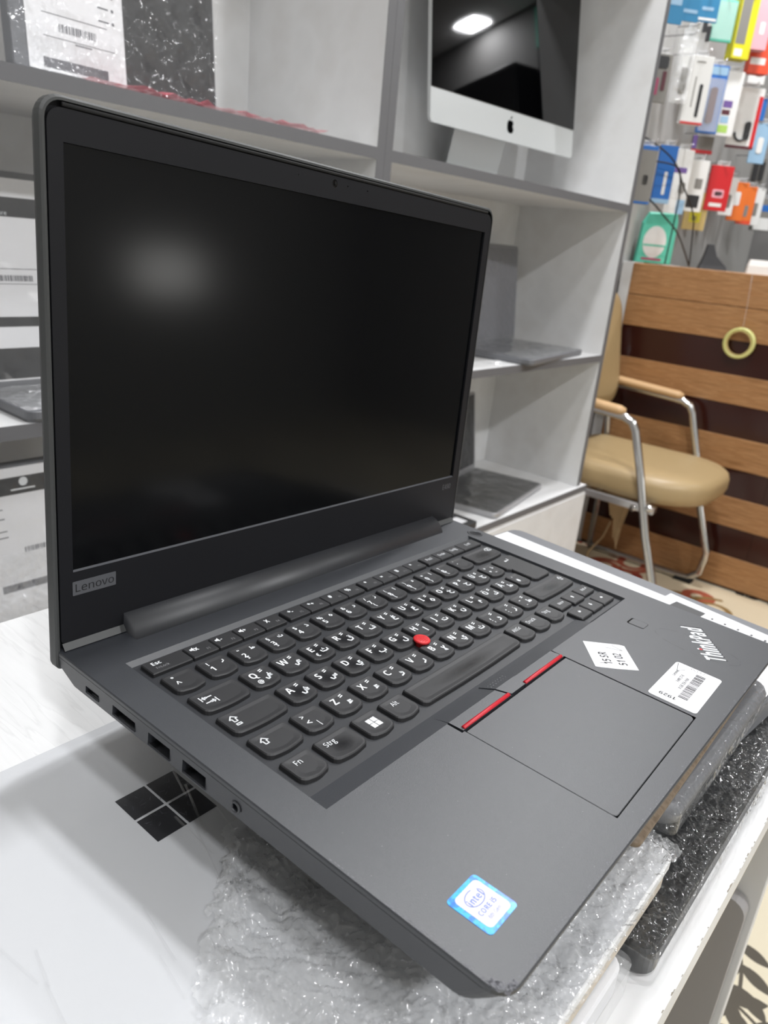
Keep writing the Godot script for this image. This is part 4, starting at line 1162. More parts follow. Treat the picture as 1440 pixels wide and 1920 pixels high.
func deck_marks(t: Node3D):
	# fingerprint reader, shade of the groove round it painted as a black border
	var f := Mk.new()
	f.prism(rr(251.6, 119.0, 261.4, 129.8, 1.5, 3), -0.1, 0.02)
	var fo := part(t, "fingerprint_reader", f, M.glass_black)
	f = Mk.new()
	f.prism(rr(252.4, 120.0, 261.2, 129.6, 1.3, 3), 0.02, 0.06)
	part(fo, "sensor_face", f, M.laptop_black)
	# slanted word mark
	var d := Vector3(0.795, 0, -0.607)
	var up := Vector3(-0.607, 0, -0.795)
	var mid := Vector3(266.5, 0.12, 162.0)
	var bas := Basis(d, up, Vector3.UP)
	var pl := Mk.new()
	pl.text("ThinkPad", 12.2, mid + Vector3(0, -0.05, 0), fonts.bold, bas, 0.54)
	var wm := part(t, "word_mark", pl, M.legend_white)
	var dk := Mk.new()
	var sh := mid + d * 0.5 - up * 0.55
	sh.y = 0.03
	dk.text("ThinkPad", 13.0, sh, fonts.bold, bas, 0.53)
	part(wm, "outline_print", dk, M.ink)
	var dot := Mk.new()
	var dp := mid - d * 8.2 + up * 5.2
	dot.cap(circle(dp.x, dp.z, 1.0, 10), 0.16, true)
	part(wm, "red_dot", dot, M.red_stripe)
	# rubbed ring left by an old round label
	var rg := Mk.new()
	for k in 40:
		var a0 := TAU * k / 40.0
		if k % 11 in [3, 7, 9]: continue
		var a1 := TAU * (k + 0.9) / 40.0
		var w := 0.12 + 0.3 * absf(sin(k * 2.3))
		rg.ribbon([Vector2(258.5 + cos(a0) * 11.5, 160 + sin(a0) * 25), Vector2(258.5 + cos(a1) * 11.5, 160 + sin(a1) * 25)], w, 0.025)
	part(t, "label_residue", rg, M.deck_black)
	# hand-written price sticker, diamond
	var s := Mk.new()
	s.prism(PackedVector2Array([Vector2(203.9, 111.6), Vector2(218.0, 127.6), Vector2(219.2, 130.4), Vector2(199.0, 146.7), Vector2(196.4, 144.2), Vector2(193.4, 141.2), Vector2(190.2, 138.0), Vector2(187.0, 134.2), Vector2(184.4, 131.4), Vector2(182.5, 128.6)]), 0.02, 0.16)
	var so := part(t, "price_sticker", s, M.paper)
	so.set_meta("label", "white diamond sticker with handwriting")
	var w := Mk.new()
	var dx := Vector2(0.62, 0.78)      # writing runs along the long side
	var dn := Vector2(0.78, -0.62)
	var hand := Basis(Vector3(0.74, 0, -0.67), Vector3(-0.67, 0, -0.74), Vector3.UP)
	w.text("15 SR", 5.0, Vector3(196.0, 0.2, 128.6), fonts.bold, hand, 0.75)
	w.text("51 02", 5.0, Vector3(201.8, 0.2, 134.8), fonts.bold, hand, 0.75)
	w.ribbon([Vector2(208.0, 123.6), Vector2(212.6, 132.0), Vector2(213.4, 125.2)], 0.35, 0.2)
	w.ribbon([Vector2(188.4, 128.6), Vector2(190.6, 131.2)], 0.4, 0.2)
	part(so, "handwriting", w, M.ink)
	# barcode sticker
	s = Mk.new()
	s.prism(rr(180.9, 157.8, 228.6, 182.8, 2.0, 4), 0.02, 0.14)
	var bo := part(t, "barcode_sticker", s, M.paper)
	bo.set_meta("label", "white rectangular sticker with barcode and number")
	w = Mk.new()
	w.text("Lenovo", 1.7, Vector3(214.5, 0.18, 161.6), fonts.bold)
	w.text("E490 I7-8", 1.7, Vector3(210.5, 0.18, 165.4), fonts.bold)
	w.text("8 GB 256 Hdd", 1.7, Vector3(206.5, 0.18, 168.6), fonts.bold)
	var xx := 190.0
	while xx < 222.0:
		var bw := rng.randf_range(0.35, 1.2)
		w.flat([Vector2(xx, 170.6), Vector2(xx + bw, 170.6), Vector2(xx + bw, 175.6), Vector2(xx, 175.6)], 0.18)
		xx += bw + rng.randf_range(0.35, 0.9)
	w.text("1929", 3.0, Vector3(186.6, 0.18, 166.5), fonts.bold, Basis(Vector3(0, 0, -1), Vector3(-1, 0, 0), Vector3(0, 1, 0)))
	w.ribbon([Vector2(227.2, 159.0), Vector2(217.6, 161.4), Vector2(222.0, 164.4)], 0.3, 0.18)
	w.text("15,13,2", 1.8, Vector3(226.4, 0.18, 170.0), fonts.sans, Basis(Vector3(0, 0, 1), Vector3(1, 0, 0), Vector3(0, 1, 0)))
	part(bo, "barcode_print", w, M.ink)
	# processor sticker, bottom left of the palm rest
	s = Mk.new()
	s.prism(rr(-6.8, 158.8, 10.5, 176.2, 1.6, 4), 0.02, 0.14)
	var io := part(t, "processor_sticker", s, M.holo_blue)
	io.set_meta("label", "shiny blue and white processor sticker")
	s = Mk.new()
	s.prism(rr(-4.6, 160.3, 8.9, 174.8, 1.8, 4), 0.14, 0.2)
	var ic := part(io, "sticker_face", s, M.sticker_cream)
	w = Mk.new()
	w.text("intel", 2.5, Vector3(1.8, 0.24, 164.9), fonts.bold)
	w.text("CORE i5", 1.9, Vector3(2.0, 0.24, 169.4), fonts.bold)
	w.text("8th Gen", 1.4, Vector3(2.0, 0.24, 172.2), fonts.sans)
	var el := []
	for k in 19: el.append(Vector2(1.9 + cos(TAU * k / 20.0 - 0.6) * 4.4, 164.6 + sin(TAU * k / 20.0 - 0.6) * 2.8))
	w.ribbon(el, 0.35, 0.24)
	part(io, "sticker_print", w, M.sticker_blue)
	# dust specks
	var sp := Mk.new()
	for k in 60:
		sp.cap(circle(rng.randf_range(-18, 300), rng.randf_range(115, 190), rng.randf_range(0.06, 0.2), 5), 0.02, true)
	for k in 30:
		sp.cap(circle(rng.randf_range(-18, 300), rng.randf_range(-44, -22), rng.randf_range(0.06, 0.16), 5), 0.02, true)
	var so2 := part(t, "dust", sp, M.legend_dim)
	so2.set_meta("kind", "stuff")
	# scuffs along the front edge and corner
	sp = Mk.new()
	for k in 120:
		var x := -20.0 + pow(rng.randf(), 2.2) * 320.0
		sp.cap(circle(x, 190.2 + (x + 22.0) * 0.019 - rng.randf() * 1.6, rng.randf_range(0.15, 0.7), 6, rng.randf_range(0.08, 0.3)), 0.02, true)
	for k in 70:
		sp.cap(circle(-21.3 + rng.randf() * 1.0, 187 - pow(rng.randf(), 2.0) * 70.0, rng.randf_range(0.08, 0.25), 6, rng.randf_range(0.2, 0.9)), 0.02, true)
	for k in 90:
		var a := PI * 0.5 + rng.randf() * PI * 0.5
		var rad := rng.randf_range(4.6, 6.8)
		sp.cap(circle(-14.5 + cos(a) * rad, 183.2 + sin(a) * rad, rng.randf_range(0.15, 0.5), 6), 0.02, true)
	so2 = part(t, "edge_wear", sp, M.ink_grey)
	so2.set_meta("kind", "stuff")

func lid(t: Node3D):
	var ang := 0.06065
	# local: x along width, y out of the display, z down the display; origin at the lower left of the display
	var n := Vector3(0, sin(ang), cos(ang))
	var up := Vector3(0, cos(ang), -sin(ang))
	var bs := Basis(Vector3.RIGHT, n, -up)
	var org := Vector3(-14.02, 36.79, -46.49)
	var a0 := -9.0
	var a1 := 318.6
	var b0 := -191.0
	var b1 := 46.0
	var rad := [8, 8, 3, 3]
	var sh := Mk.new()
	sh.loft([[rr(a0 + 3, b0 + 3, a1 - 3, b1 - 1, rad, 6), -8.2], [rr(a0 + 0.6, b0 + 0.6, a1 - 0.6, b1, rad, 6), -6.6], [rr(a0, b0, a1, b1, rad, 6), -4.5], [rr(a0, b0, a1, b1, rad, 6), -0.6], [rr(a0 + 0.8, b0 + 0.8, a1 - 0.8, b1 - 0.5, rad, 6), 0.0], [rr(a0 + 1.8, b0 + 1.8, a1 - 1.8, b1 - 0.8, [7, 7, 3, 3], 6), 0.05]], true, false)
	sh.cap(rr(a0 + 1.8, b0 + 1.8, a1 - 1.8, b1 - 0.8, [7, 7, 3, 3], 6), -2.4, true)
	var o := part(t, "lid", sh, M.lid_rim, org, bs)
	# dark gap and rubber strip
	var gp := Mk.new()
	gp.loft([[rr(a0 + 1.8, b0 + 1.8, a1 - 1.8, b1 - 0.8, [7, 7, 3, 3], 6), -2.38], [rr(a0 + 1.85, b0 + 1.85, a1 - 1.85, b1 - 0.9, [7, 7, 3, 3], 6), -2.3]], false)
	part(o, "bezel_gap", gp, M.bezel_black)
	# bezel: four strips round the window
	var bz := Mk.new()
	var fo := rr(a0 + 2.6, b0 + 4.2, a1 - 2.6, b1 - 12.5, [6, 6, 2, 2], 6)
	var w := [0.0, -175.1, 309.4, 0.0]
	for s in [[-50, -400, w[0], 400], [w[2], -400, 400, 400], [w[0], -400, w[2], w[1]], [w[0], w[3], w[2], 400]]:
		var rect := PackedVector2Array([Vector2(s[0], s[1]), Vector2(s[2], s[1]), Vector2(s[2], s[3]), Vector2(s[0], s[3])])
		for poly in Geometry2D.intersect_polygons(fo, rect): bz.cap(poly, 0.0, true)
	bz.loft([[fo, -1.0], [fo, 0.0]], false, false)
	# inner walls down to the panel
	bz.quad(Vector3(w[0], 0, w[1]), Vector3(w[0], -1.4, w[1]), Vector3(w[2], -1.4, w[1]), Vector3(w[2], 0, w[1]))
	bz.quad(Vector3(w[0], 0, w[1]), Vector3(w[0], 0, w[3]), Vector3(w[0], -1.4, w[3]), Vector3(w[0], -1.4, w[1]))
	bz.quad(Vector3(w[2], -1.4, w[1]), Vector3(w[2], -1.4, w[3]), Vector3(w[2], 0, w[3]), Vector3(w[2], 0, w[1]))
	part(o, "bezel", bz, M.bezel_black)
	var lip := Mk.new()
	lip.quad(Vector3(w[0], -1.4, w[3] - 0.6), Vector3(w[0], 0.0, w[3]), Vector3(w[2], 0.0, w[3]), Vector3(w[2], -1.4, w[3] - 0.6))
	part(o, "display_lip", lip, M.label_grey)
	var scr := Mk.new()
	scr.box(Vector3(w[0] - 0.5, -2.2, w[1] - 0.5), Vector3(w[2] + 0.5, -1.3, w[3] + 0.5))
	part(o, "display_panel", scr, M.screen_black)
	var rs := Mk.new(true)
	rs.tube([Vector3(a0 + 9, -0.3, b0 + 3.0), Vector3(a1 - 9, -0.3, b0 + 3.0)], 0.85, 6)
	part(o, "rubber_seal", rs, M.rubber)
	# bevel under the bezel beside the hinge
	for s in [[a0 + 3, 26.0], [292.0, a1 - 3]]:
		var bv := Mk.new()
		bv.quad(Vector3(s[0], 0.0, b1 - 12.5), Vector3(s[0], 2.2, b1 - 9.6), Vector3(s[1], 2.2, b1 - 9.6), Vector3(s[1], 0.0, b1 - 12.5))
		part(o, "bottom_bevel", bv, M.lid_rim)
	# camera; the dark of the small microphone holes is painted as flat discs
	var cm := Mk.new(true)
	cm.lathe([[0, 0.03], [1.1, 0.03], [1.2, 0.08], [2.0, 0.1], [2.1, 0.0]], 20, Vector3(152.7, 0, -183.2))
	part(o, "camera_window", cm, M.glass_black)
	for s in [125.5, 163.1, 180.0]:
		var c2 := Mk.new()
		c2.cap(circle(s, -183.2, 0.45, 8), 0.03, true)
		part(o, "painted_mic_hole", c2, M.glass_black)
	# maker's plate and model name
	var pl := Mk.new()
	pl.prism(rr(-0.4, 4.7, 21.3, 11.4, 0.3, 2), 0.0, 0.12)
	var po := part(o, "name_plate", pl, M.label_grey)
	var tx := Mk.new()
	tx.text("Lenovo", 3.6, Vector3(10.5, 0.16, 8.1), fonts.sans, Basis(Vector3.RIGHT, Vector3.FORWARD, Vector3.UP), 1.25)
	part(po, "plate_text", tx, M.ink)
	tx = Mk.new()
	tx.text("E490", 3.6, Vector3(302.0, 0.05, 6.9), fonts.sans)
	part(o, "model_name", tx, M.label_grey)
	# hinge bar
	var h := Mk.new(true)
	var prof := [Vector2(-47.0, -3), Vector2(-47.0, 9.5), Vector2(-44.2, 9.2), Vector2(-41.0, 8.2), Vector2(-38.0, 6.4), Vector2(-35.6, 4.0), Vector2(-33.8, 1.4), Vector2(-33.2, -0.6), Vector2(-33.2, -3)]
	for k in prof.size() - 1:
		var p: Vector2 = prof[k]
		var q: Vector2 = prof[k + 1]
		h.quad(Vector3(11.5, p.y, p.x), Vector3(11.5, q.y, q.x), Vector3(273.5, q.y, q.x), Vector3(273.5, p.y, p.x))
	for k in range(1, prof.size() - 1):
		var a: Vector2 = prof[0]
		var p: Vector2 = prof[k]
		var q: Vector2 = prof[k + 1]
		h.tri(Vector3(11.5, a.y, a.x), Vector3(11.5, q.y, q.x), Vector3(11.5, p.y, p.x))
		h.tri(Vector3(273.5, a.y, a.x), Vector3(273.5, p.y, p.x), Vector3(273.5, q.y, q.x))
	part(t, "hinge_bar", h, M.deck_black)

# ================================================================ things on the shelves
func open_wrapped(called: String, label: String, at: Vector3, w: float, d: float, h: float, lean: float, yaw: float, body: Material, face: Material, base_face: Material, skin := "film_white") -> Node3D:
	var t := thing(called, label, "laptop", at, Basis.from_euler(Vector3(0, deg_to_rad(yaw), 0)))
	var k := Mk.new()
	k.loft([[rr(-w / 2 + 3, 3, w / 2 - 3, d - 3, 10, 5), 0], [rr(-w / 2, 0, w / 2, d, 12, 5), 5], [rr(-w / 2, 0, w / 2, d, 12, 5), 13], [rr(-w / 2 + 1, 1, w / 2 - 1, d - 1, 11, 5), 14]])
	part(t, "base", k, body)
	k = Mk.new()
	k.prism(rr(-w / 2 + 6, 8, w / 2 - 6, d - 6, 8, 4), 14, 14.6)
	part(t, "keyboard_face", k, base_face)
	k = Mk.new()
	k.loft([[rr(-w / 2 + 1, -h, w / 2 - 1, 0, [10, 10, 2, 2], 5), -6], [rr(-w / 2, -h, w / 2, 0, [12, 12, 2, 2], 5), -4], [rr(-w / 2, -h, w / 2, 0, [12, 12, 2, 2], 5), 0]])
	var lb := Basis.from_euler(Vector3(PI / 2 - deg_to_rad(lean), 0, 0))
	var l := part(t, "lid", k, body, Vector3(0, 14, 2), lb)
	k = Mk.new()
	k.prism(rr(-w / 2 + 8, -h + 8, w / 2 - 8, -12, 4, 3), 0.0, 0.5)
	part(l, "display_face", k, face)
	# film stretched over base and lid
	film(t, -w / 2 - 2, 6, w / 2 + 2, d + 2, 7.0, func(x, z): return 15.5 + 4.0 * crease(x * 0.6 + at.x, z * 0.6) + (3.0 if z < 20 else 0.0), M[skin])
	var mk := Mk.new()
	for j in 22:
		for i in 24:
			var v := []
			for e in [[i, j], [i, j + 1], [i + 1, j + 1], [i + 1, j]]:
				var x: float = -w / 2 - 1 + e[0] * (w + 2) / 24.0
				var z: float = -h - 1 + e[1] * (h + 1) / 22.0
				v.append(Vector3(x, 2.0 + 5.0 * crease(x * 0.5 + at.y, z * 0.5), z))
			mk.quad(v[0], v[1], v[2], v[3])
	part(l, "plastic_film", mk, M.film_thin)
	return t

func standing_package(label: String, at: Vector3, w: float, h: float, th: float, lean: float, body: Material) -> MeshInstance3D:
	var t := thing("wrapped_laptop", label, "laptop", at)
	var k := Mk.new()
	k.loft([[rr(-w / 2 + 2, -h, w / 2 - 2, 0, 8, 4), -th], [rr(-w / 2, -h, w / 2, 0, 8, 4), -th + 3], [rr(-w / 2, -h, w / 2, 0, 8, 4), -1], [rr(-w / 2 + 1, -h + 1, w / 2 - 1, -1, 8, 4), 0]])
	return part(t, "body", k, body, Vector3.ZERO, Basis.from_euler(Vector3(PI / 2 - deg_to_rad(lean), 0, 0)))

func cover(parent: Node, x0: float, z0: float, x1: float, z1: float):
	var k := Mk.new()
	k.prism(rr(x0, z0, x1, z1, 1, 2), 0.1, 0.6)
	return part(parent, "cover_sheet", k, M.paper)

func barcode(mk: Mk, x: float, z: float, w: float, h: float, y: float):
	var p := x
	while p < x + w:
		var b := rng.randf_range(0.7, 2.2)
		mk.flat([Vector2(p, z), Vector2(p + b, z), Vector2(p + b, z + h), Vector2(p, z + h)], y)
		p += b + rng.randf_range(0.5, 1.4)

func local_film(parent: Node, w0: float, z0: float, w1: float, z1: float, amp: float, step: float, m: Material, off := 0.0, k := 1.0):
	film(parent, w0, z0, w1, z1, step, func(x, z): return 1.2 + amp * crease(x * 0.9 + off, z * 0.9, k), m)

func shelf_goods():
	# top-left cell: dark laptop standing with a white sheet on its left
	var b := standing_package("dark laptop standing on the upper shelf with a white barcode sheet", Vector3(391, 323, -640), 262, 240, 20, 5, M.slab_grey)
	var dk := Mk.new()
	dk.prism(rr(0, -238, 129, -1, 3, 3), 0.05, 0.5)
	part(b, "dark_panel", dk, M.ink_band)
	var c = cover(b, -114, -236, 1, -4)
	var pr := Mk.new()
	barcode(pr, -78, -52, 44, 8, 0.7)
	for r in [[-96, -60, -20, -59.2], [-96, -38, -10, -37.2], [-60, -36, -40, -34.6]]: pr.flat([Vector2(r[0], r[1]), Vector2(r[2], r[1]), Vector2(r[2], r[3]), Vector2(r[0], r[3])], 0.7)
	for k in 5:
		pr.cap(circle(-12, -66 - k * 13.0, 1.8, 8), 0.7, true)
		pr.flat([Vector2(-30, -67 - k * 13.0), Vector2(-17, -67 - k * 13.0), Vector2(-17, -65.4 - k * 13.0), Vector2(-30, -65.4 - k * 13.0)], 0.7)
	pr.flat([Vector2(-98, -17), Vector2(-22, -17), Vector2(-22, -7), Vector2(-98, -7)], 0.7)
	part(c, "print", pr, M.ink_grey)
	local_film(b, -133, -241, 133, 0, 11.0, 3.4, M.film_thin, 30.0, 0.4)
	local_film(b, -112, -46, -4, -2, 9.0, 2.2, M.film_clear, 55.0, 0.9)
	# red-edged bag lying along the shelf front
	var rb := Mk.new()
	for k in 36:
		var x := 330.0 + k * 10.0
		for r in 3:
			var v := []
			for e in [[k, r], [k, r + 1], [k + 1, r + 1], [k + 1, r]]:
				var xx: float = 330.0 + e[0] * 10.0
				v.append(Vector3(xx, 321.5 + 9.0 * absf(nz_soft.get_noise_2d(xx * 6.0, e[1] * 90.0)) + (2.0 if e[1] > 0 else 0.0), -632.0 + e[1] * 10.0 + 4.0 * nz_soft.get_noise_2d(xx * 3.0, 9.0)))
			rb.quad(v[0], v[1], v[2], v[3])
	var ro := part(self, "plastic_bag", rb, M.red_bag)
	ro.set_meta("label", "crumpled red plastic strip lying along the upper shelf edge"); ro.set_meta("category", "bag")
	# middle-left cell: open laptop, display covered by a printed sheet
	var t := open_wrapped("wrapped_laptop", "open laptop in film with printed sheet over its display, middle shelf", Vector3(400, -47, -715), 340, 118, 262, 10, 0, M.slab_grey, M.paper, M.slab_grey)
	var l := t.get_node("lid")
	var p2 := Mk.new()
	for r in [[-160, -232, 160, -209], [-160, -90, 160, -78], [-160, -52, 160, -14]]: p2.flat([Vector2(r[0], r[1]), Vector2(r[2], r[1]), Vector2(r[2], r[3]), Vector2(r[0], r[3])], 0.8)
	part(l, "print", p2, M.ink_band)
	p2 = Mk.new()
	barcode(p2, -170 + 12, -140, 70, 7, 0.8)
	for z in [-148.0, -130.0]: p2.flat([Vector2(-155, z), Vector2(150, z), Vector2(150, z + 0.7), Vector2(-155, z + 0.7)], 0.8)
	part(l, "print", p2, M.ink_grey)
	p2 = Mk.new()
	p2.cap(circle(-138, -224, 5, 14), 0.95, true)
	p2.text("laptop store", 5, Vector3(-128, 0.95, -213), fonts.sans)
	part(l, "print", p2, M.legend_white)
	# lower-left cell: package standing behind the table
	b = standing_package("wrapped laptop with white sheet and dark band standing behind the table", Vector3(330, -410, -628), 360, 302, 22, 3, M.slab_grey)
	c = cover(b, -179, -300, 170, -38)
	pr = Mk.new()
	pr.flat([Vector2(-178, -288), Vector2(169, -288), Vector2(169, -266), Vector2(-178, -266)], 0.7)
	part(c, "print", pr, M.ink_band)
	pr = Mk.new()
	pr.cap(circle(-92, -281, 5.5, 16), 0.8, true)
	pr.flat([Vector2(-108, -273), Vector2(-78, -273), Vector2(-78, -271), Vector2(-108, -271)], 0.8)
	part(c, "print", pr, M.legend_white)
	pr = Mk.new()
	for z in [-250.0, -238.0, -222.0, -214.0]: pr.flat([Vector2(-170, z), Vector2(-95 - absf(z) * 0.1, z), Vector2(-95 - absf(z) * 0.1, z + 1.4), Vector2(-170, z + 1.4)], 0.7)
	barcode(pr, -98, -196, 60, 7, 0.7)
	pr.flat([Vector2(-130, -150), Vector2(160, -150), Vector2(160, -140), Vector2(-130, -140)], 0.7)
	part(c, "print", pr, M.ink_grey)
	local_film(b, -182, -303, 182, -190, 7.0, 3.0, M.film_thin, 90.0, 0.45)
	local_film(b, -182, -192, 100, -90, 8.0, 1.8, M.film_white, 90.0, 0.7)
	# right column, middle: grey open laptop in film
	open_wrapped("wrapped_laptop", "open silver laptop in film on the right middle shelf", Vector3(1480, -47, -790), 345, 195, 235, 6, 8, M.slab_grey, M.ink_grey, M.slab_grey, "film_clear")
	# right column, bottom: open laptop with light rim
	open_wrapped("wrapped_laptop", "open laptop with dark display and pale rim on the cabinet top", Vector3(1440, -410, -822), 330, 205, 215, 8, 10, M.silver, M.p_dark, M.ink_band, "film_clear")
	# flat dark box corner beside it
	var t2 := thing("flat_box", "flat grey box with white label lying on the cabinet top", "box", Vector3(1120, -410, -700))
	var k2 := Mk.new()
	k2.loft([[rr(-130, -90, 115, 108, 8, 4), 0], [rr(-130, -90, 115, 108, 8, 4), 14]])
	part(t2, "body", k2, M.ink_band)
	k2 = Mk.new()
	k2.prism(rr(60, 60, 96, 92, 3, 3), 14.05, 14.5)
	part(t2, "label_patch", k2, M.paper)
	var cf := Mk.new()
	for j in 8:
		for i in 10:
			var v := []
			for e in [[i, j], [i, j + 1], [i + 1, j + 1], [i + 1, j]]:
				var x: float = 1255.0 + e[0] * 5.0
				var z: float = -640.0 + e[1] * 5.0
				v.append(Vector3(x, -46.0 + 9.0 * crease(x, z, 0.8), z))
			cf.quad(v[0], v[1], v[2], v[3])
	var co := part(self, "film_scrap", cf, M.film_white)
	co.set_meta("label", "scrap of crumpled clear film on the right middle shelf"); co.set_meta("category", "film")

# ================================================================ all-in-one computer on the upper right shelf
func computer():
	var yaw := deg_to_rad(-4.0)
	var t := thing("desktop_computer", "silver all-in-one computer with black glass display on the upper shelf", "computer", Vector3(1407, 321, -778), Basis.from_euler(Vector3(0, yaw, 0)))
	var tilt := Basis.from_euler(Vector3(PI / 2 - deg_to_rad(7.4), 0, 0))
	# local of tilted group: x right, y out of screen, z down
	var org := Vector3(0, 92, 24)
	var b := Mk.new()
	b.loft([[rr(-200, -380, 200, -60, 40, 5), -36], [rr(-262, -448, 262, -2, 12, 5), -10], [rr(-264, -450, 264, 0, 10, 5), -4], [rr(-264, -450, 264, 0, 10, 5), 0]])
	var o := part(t, "case", b, M.aluminium, org, tilt)
	b = Mk.new()
	b.prism(rr(-263, -449.5, 263, -63, [9, 9, 0.5, 0.5], 5), 0.1, 1.8)
	part(o, "display_glass", b, M.glass_black)
	# fruit mark with a bite and a leaf
	b = Mk.new()
	var pts := PackedVector2Array()
	for k in 28:
		var a := TAU * k / 28.0
		var r := 10.5 * (1.0 - 0.10 * pow(absf(cos(a)), 6.0) - (0.16 * exp(-pow((a - 1.5 * PI) / 0.25, 2.0))) - 0.10 * exp(-pow((a - 0.5 * PI) / 0.25, 2.0)))
		pts.append(Vector2(cos(a) * r * 0.95, sin(a) * r))
	var bite := circle(11.5, -1.5, 5.0, 14)
	for q in Geometry2D.clip_polygons(pts, bite):
		var mv := PackedVector2Array()
		for v in q: mv.append(v * 1.35 + Vector2(4, -31))
		b.cap(mv, 0.3, true)
	b.flat([Vector2(4, -46.5), Vector2(6, -51), Vector2(10, -53.5), Vector2(9.4, -49.5), Vector2(6.5, -46.5)], 0.3)
	part(o, "fruit_mark", b, M.glass_black)
	# stand: bent plate
	b = Mk.new()
	var prof := [Vector2(60, 0), Vector2(60, 5), Vector2(-50, 6), Vector2(-66, 14), Vector2(-70, 30), Vector2(-40, 190), Vector2(-46, 192), Vector2(-78, 30), Vector2(-74, 10), Vector2(-54, 0)]
	for k in prof.size():
		var p: Vector2 = prof[k]
		var q: Vector2 = prof[(k + 1) % prof.size()]
		b.quad(Vector3(-95, p.y, p.x), Vector3(95, p.y, p.x), Vector3(95, q.y, q.x), Vector3(-95, q.y, q.x))
	part(t, "stand", b, M.aluminium)

# ================================================================ accessories on the back wall
func pack(label: String, category: String, a: Array, body: Material, depth: float, prints: Array, header := true, turn := 24.0) -> Node3D:
	# a: x, y, z of the middle, width, height, yaw towards the aisle
	var y := deg_to_rad(a[5] + turn)
	var nrm := Vector3(sin(y), 0, cos(y))
	var right := Vector3(cos(y), 0, -sin(y))
	var t := thing(category.replace(" ", "_"), label, category, Vector3(a[0], a[1], a[2]), Basis(right, nrm, Vector3.DOWN))
	var w: float = 1.18 * a[3] / cos(deg_to_rad(turn))
	var h: float = a[4] * 1.08
	var k := Mk.new()
	k.loft([[rr(-w / 2, -h / 2, w / 2, h / 2, 2.0, 3), -depth], [rr(-w / 2, -h / 2, w / 2, h / 2, 2.0, 3), -0.8], [rr(-w / 2 + 0.8, -h / 2 + 0.8, w / 2 - 0.8, h / 2 - 0.8, 1.6, 3), 0]])
	var o := part(t, "body", k, body)
	for p in prints:      # material, x0, z0, x1, z1 as shares of width and height, rounding
		k = Mk.new()
		k.prism(rr(p[1] * w / 2, p[2] * h / 2, p[3] * w / 2, p[4] * h / 2, minf(p[5], minf((p[3] - p[1]) * w / 4.01, (p[4] - p[2]) * h / 4.01)), 4), 0.05, 0.5 + (p[6] if p.size() > 6 else 0.0))
		part(o, "print", k, p[0])
	if header:
		k = Mk.new()
		k.prism(rr(-w * 0.28, -h / 2 - 16, w * 0.28, -h / 2 + 1, 5, 3), -depth * 0.5 - 0.4, -depth * 0.5 + 0.4)
		part(t, "hang_tab", k, M.film_white)
	# wire hook behind it
	var hk := thing("display_hook", "wire display hook on the grey back wall", "hook", Vector3.ZERO, Basis(), "wire hooks on the back wall")
	k = Mk.new(true)
	var hy: float = a[1] + h / 2 + 9
	k.tube([Vector3(a[0], hy, -910), Vector3(a[0], hy - 2, a[2] + 12), Vector3(a[0], hy + 8, a[2] + 22)], 2.0, 6)
	part(hk, "wire", k, M.metal)
	return t

